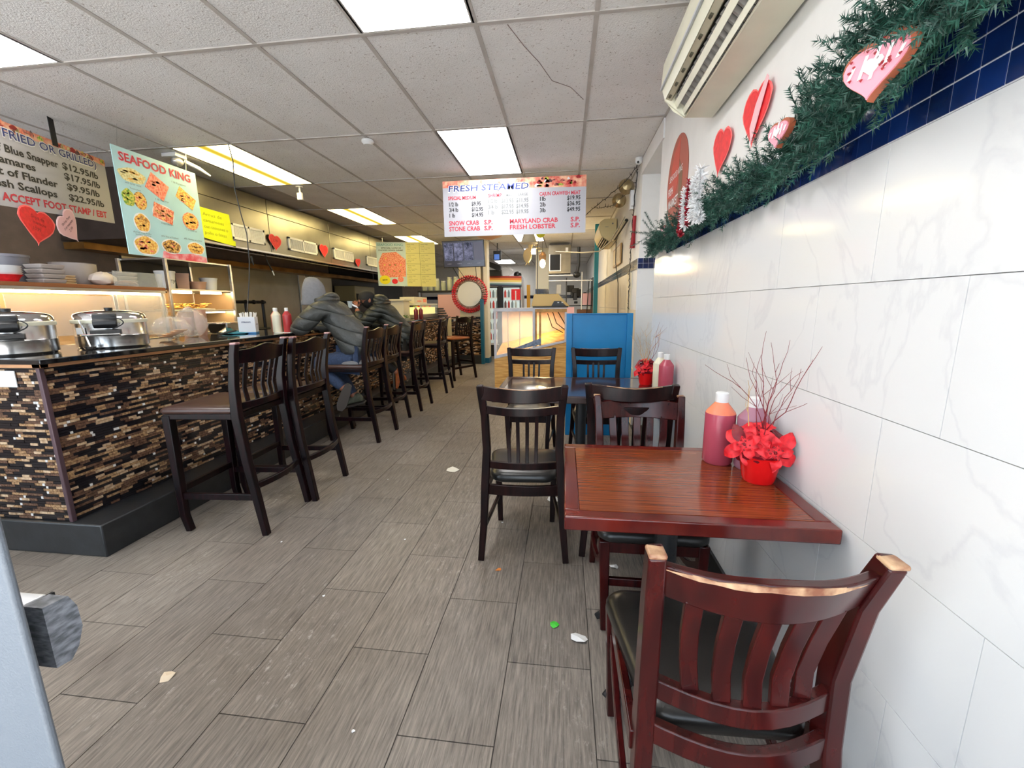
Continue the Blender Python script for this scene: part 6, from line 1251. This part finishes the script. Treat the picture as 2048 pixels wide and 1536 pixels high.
def customer(label, px, py, dz, head, jmat, hood, pants, shoem, handup, shoes):
    t_ = root('person', label, 'person', (px, py, 0), world=True)
    S = lambda *p: (px+p[0], py+p[1], dz+p[2])
    pel, ab, ch, up_, nk = S(0, 0, .86), S(-.05, 0, 1.0), S(-.16, 0, 1.17), S(-.27, 0, 1.32), S(-.36, 0, 1.40)
    hd_ = (head[0], head[1], head[2])
    LS, RS = S(-.28, -.19, 1.325), S(-.28, .19, 1.325); LE, RE = S(-.44, -.27, 1.14), S(-.46, .27, 1.14)
    LH = handup if handup else S(-.66, -.02, 1.125); RH = S(-.66, .12, 1.125)
    LHip, RHip = S(-.04, -.10, .83), S(-.04, .10, .83); LK, RK = S(-.40, -.15, .81), S(-.40, .15, .81)
    LA, RA = shoes[0], shoes[1]
    fc = Vector((hd_[0]-nk[0], hd_[1]-nk[1], 0)).normalized()
    # body: one continuous skin figure, with head, arms and legs
    P = [(*pel, .13, .12), (*ab, .12, .11), (*ch, .13, .11), (*up_, .12, .09), (*nk, .055), (*bend(nk, hd_, .55), .06), (*hd_, .085), (hd_[0]+fc.x*.02, hd_[1]+fc.y*.02, hd_[2]+.055, .07),
         (*LS, .055), (*LE, .042), (*bend(LE, LH, .85), .028), (*RS, .055), (*RE, .042), (*bend(RE, RH, .85), .028), (*LHip, .08), (*LK, .058), (*LA, .04), (*RHip, .08), (*RK, .058), (*RA, .04)]
    E_ = [(0, 1), (1, 2), (2, 3), (3, 4), (4, 5), (5, 6), (6, 7), (3, 8), (8, 9), (9, 10), (3, 11), (11, 12), (12, 13), (0, 14), (14, 15), (15, 16), (0, 17), (17, 18), (18, 19)]
    skin('body', P, E_, SKIN, t_)
    # hands: palm, four fingers, thumb
    for Hh, Ee in ((LH, LE), (RH, RE)):
        d = (Vector(Hh)-Vector(Ee)).normalized(); w_ = Vector(Hh)-d*.045; sd = d.cross(Z3).normalized(); P = [(*w_, .026), (*(w_+d*.05), .034, .018)]; E2 = [(0, 1)]
        for k in range(4):
            r0 = w_+d*.075+sd*(.027-.018*k); ln = (.03, .036, .034, .026)[k]; a = len(P); P += [(*r0, .010), (*(r0+d*ln-Z3*.008), .0085), (*(r0+d*ln*1.5-Z3*.028), .0075)]; E2 += [(1, a), (a, a+1), (a+1, a+2)]
        a = len(P); r0 = w_+d*.03+sd*.034; P += [(*r0, .012), (*(r0+d*.03+sd*.014-Z3*.006), .0095), (*(r0+d*.052+sd*.010-Z3*.014), .008)]; E2 += [(1, a), (a, a+1), (a+1, a+2)]
        skin('hand', P, E2, SKIN, t_, 1)
    # face details (turned towards the counter) and ears
    f = fc; sd = f.cross(Z3).normalized(); hc = Vector(hd_); q_ = MB()
    q_.ball(tuple(hc+f*.092-Z3*.005), .014, SKIN, 8, 1, 1, 1.6); q_.build('nose', SKIN, t_); MB().ball(tuple(hc+f*.082-Z3*.04), .02, None, 8, .5, 1.2, .35).build('mouth', mat('lips', s2l(130, 70, 60), .5), t_)
    for s_ in (-1, 1):
        MB().ball(tuple(hc+f*.076+sd*s_*.03+Z3*.018), .011, None, 8).build('eye', WHITE, t_); MB().ball(tuple(hc+sd*s_*.088), .024, None, 10, .8, .35, 1.2).build('ear', SKIN, t_)
    # trousers, jacket
    skin('trousers', [(*S(0, 0, .83), .155, .14), (*LHip, .10), (*bend(LHip, LK, .55), .085), (*LK, .072), (*bend(LK, LA, .55), .06), (*bend(LK, LA, .93), .052), (*RHip, .10), (*bend(RHip, RK, .55), .085), (*RK, .072), (*bend(RK, RA, .55), .06), (*bend(RK, RA, .93), .052)], [(0, 1), (1, 2), (2, 3), (3, 4), (4, 5), (0, 6), (6, 7), (7, 8), (8, 9), (9, 10)], pants, t_)
    skin('jacket', [(*S(.025, 0, .84), .195, .17), (*S(.01, 0, .93), .21, .18), (*S(-.06, 0, 1.06), .205, .17), (*S(-.15, 0, 1.19), .21, .16), (*S(-.255, 0, 1.32), .20, .13), (*bend(up_, nk, .75), .10, .09),
                    (*bend(up_, LS, .9), .11), (*bend(LS, LE, .5), .098), (*LE, .088), (*bend(LE, LH, .45), .072), (*bend(LE, LH, .72), .05), (*bend(up_, RS, .9), .11), (*bend(RS, RE, .5), .098), (*RE, .088), (*bend(RE, RH, .45), .072), (*bend(RE, RH, .72), .05)],
         [(0, 1), (1, 2), (2, 3), (3, 4), (4, 5), (4, 6), (6, 7), (7, 8), (8, 9), (9, 10), (4, 11), (11, 12), (12, 13), (13, 14), (14, 15)], jmat, t_)
    # jacket hood rolled on the shoulders
    nkv = Vector(nk); q_ = MB(); pts = [nkv+Vector((.07*math.cos(a)+.055, .125*math.sin(a), .02+.02*math.cos(a*2))) for a in frange(-2.2, 2.2, 14)]; q_.tube(pts, [.02+.03*math.sin(PI*i/13) for i in range(14)], 10); q_.build('collar_hood', jmat, t_, ang=80)
    # shoes
    for A_, tgt in zip((LA, RA), shoes[2:]):
        d = (Vector(tgt)-Vector(A_)); L_ = d.length; d.normalize(); upv = (Vector(S(0, 0, .9))-Vector(A_)).normalized(); upv = (upv-d*upv.dot(d)).normalized(); sdv = d.cross(upv); b_ = Vector(A_)-d*.05-upv*.045
        def ring(u, w2, h2, off=0): c_ = b_+d*u; return [c_-sdv*w2+upv*off, c_+sdv*w2+upv*off, c_+sdv*w2*.8+upv*h2, c_-sdv*w2*.8+upv*h2]
        rs_ = [ring(-.03, .028, .07), ring(.0, .038, .115), ring(.06, .042, .10), ring(.13, .046, .065), ring(.20, .044, .045), ring(.245, .022, .03)]
        q_ = MB(); vs = [p for r_ in rs_ for p in r_]; n = len(rs_); q_.add(vs, [(i*4+k, i*4+(k+1) % 4, (i+1)*4+(k+1) % 4, (i+1)*4+k) for i in range(n-1) for k in range(4)]+[(3, 2, 1, 0), tuple((n-1)*4+k for k in range(4))]); q_.build('shoe', shoem, t_, sub=2, ang=180)
        q_ = MB(); rs_ = [ring(-.035, .03, -.02), ring(.06, .045, -.02), ring(.13, .05, -.02), ring(.2, .046, -.02), ring(.25, .024, -.012)]; vs = []
        for r_ in rs_: vs += [r_[0]-upv*.002, r_[1]-upv*.002, r_[1]-upv*.022, r_[0]-upv*.022]
        n = len(rs_); q_.add(vs, [(i*4+k, i*4+(k+1) % 4, (i+1)*4+(k+1) % 4, (i+1)*4+k) for i in range(n-1) for k in range(4)]+[(3, 2, 1, 0), tuple((n-1)*4+k for k in range(4))]); q_.build('shoe_sole', mat('sole', s2l(70, 64, 60), .7), t_, bevel=.004)
    return t_, hc, f, sd, S, nk
J1 = jacket_mat('puffer_grey_green', s2l(58, 60, 58), .125); J2 = jacket_mat('puffer_olive', s2l(42, 46, 42), .075)
p1, hc, f, sd, S, nk = customer('seated customer in a grey hood and dark quilted jacket leaning on the counter', -2.06, 3.97, -.02, (-2.49, 3.96, 1.475), J1, HOODIE, DENIM, SHOE, None,
    ((-2.16, 3.84, .50), (-2.2, 4.1, .36), (-2.24, 3.82, .30), (-2.40, 4.12, .31)))
# grey hoodie hood pulled up over the head (shell with a peak), and hem showing under the jacket
q = MB(); hb = Vector(hc); vs = []; rings = [(-.13, .14, .115), (-.08, .135, .12), (-.02, .128, .118), (.05, .118, .105), (.10, .085, .075), (.135, .04, .035)]
for z, a_, b_ in rings:
    for k in range(20):
        an = 2*PI*k/20; fx = a_*math.cos(an); 
        if fx > 0: fx *= .62
        vs.append(hb+f*(fx+.015)+sd*b_*math.sin(an)+Vector((.05*max(0, z)*1.0, 0, z)))
q.add(vs, [(i*20+k, i*20+(k+1) % 20, (i+1)*20+(k+1) % 20, (i+1)*20+k) for i in range(5) for k in range(20) if not (i in (1, 2, 3) and (k < 3 or k > 16))]+[tuple(100+k for k in range(20))])
o = q.build('hood', HOODIE, p1, ang=80, fix=False); o.modifiers.new('solid', 'SOLIDIFY').thickness = .012; s_ = o.modifiers.new('sub', 'SUBSURF'); s_.levels = 1; s_.render_levels = 2
MB().ball(S(-.0, -.0, .80), 1, None, 20, .20, .215, .05).build('hoodie_hem', HOODIE, p1)
MB().tube([Vector(nk)+Vector((-.02, .10, .02)), Vector(nk)+Vector((.03, .17, -.0)), Vector(nk)+Vector((.07, .20, -.04))], [.02, .03, .02], 10).build('fur_trim', HAIRB, p1)
q = MB(); put_text(q, 'LOGO', Vector((0, 0, 0)), Vector((1, 0, 0)), Z3, Vector((0, -1, 0)), 0, 0, .01, .01) if False else None
c0 = Vector(S(-.135, .135, 1.335)); MB().prism([(0, 0), (.06, -.012), (.06, .012), (0, .026)], c0+Vector((.045, -.01, .015)), Vector((.25, .9, -.2)).normalized(), Vector((-.6, .1, .8)).normalized(), Vector((.004, 0, .004)), WHITE).build('white_emblem', None, p1, smooth=False)
p2, hc, f, sd, S, nk = customer('second seated customer in a black cap hunched over the counter in an olive quilted jacket', -2.06, 5.21, -.05, (-2.50, 5.12, 1.40), J2, None, mat('dark_trousers', s2l(30, 30, 34), .8), BOOT, (-2.60, 5.03, 1.345),
    ((-2.12, 5.08, .46), (-2.2, 5.34, .36), (-2.10, 5.02, .25), (-2.40, 5.36, .31)))
q = MB(); vs = []
for z, r_ in ((.0, .104), (.03, .104), (.07, .092), (.10, .06), (.112, .02)):
    for k in range(20): an = 2*PI*k/20; vs.append(hc+f*(r_*math.cos(an)-.005)+sd*r_*.92*math.sin(an)+Z3*(z+.01))
q.add(vs, [(i*20+k, i*20+(k+1) % 20, (i+1)*20+(k+1) % 20, (i+1)*20+k) for i in range(4) for k in range(20)]+[tuple(80+k for k in range(20))]); q.build('cap', BLACKM, p2, ang=80)
MB().ball(tuple(hc-f*.03-Z3*.02), .093, None, 14, .95, 1, .9).build('hair', SKINH, p2)
q = MB(); q.ball(tuple(Vector(nk)+Vector((.055, 0, .045))), 1, None, 14, .11, .13, .085); q.build('folded_hood', J2, p2)
t = root('paper_cup', "small pale cup by the capped customer's face", 'cup', (-2.66, 4.98, 1.30), world=True); MB().lathe([(.022, 0), (.03, .08), (.032, .083)], (-2.655, 4.985, 1.31), seg=14).build('cup', mat('cup_pale', s2l(190, 205, 210), .4), t, ang=50)
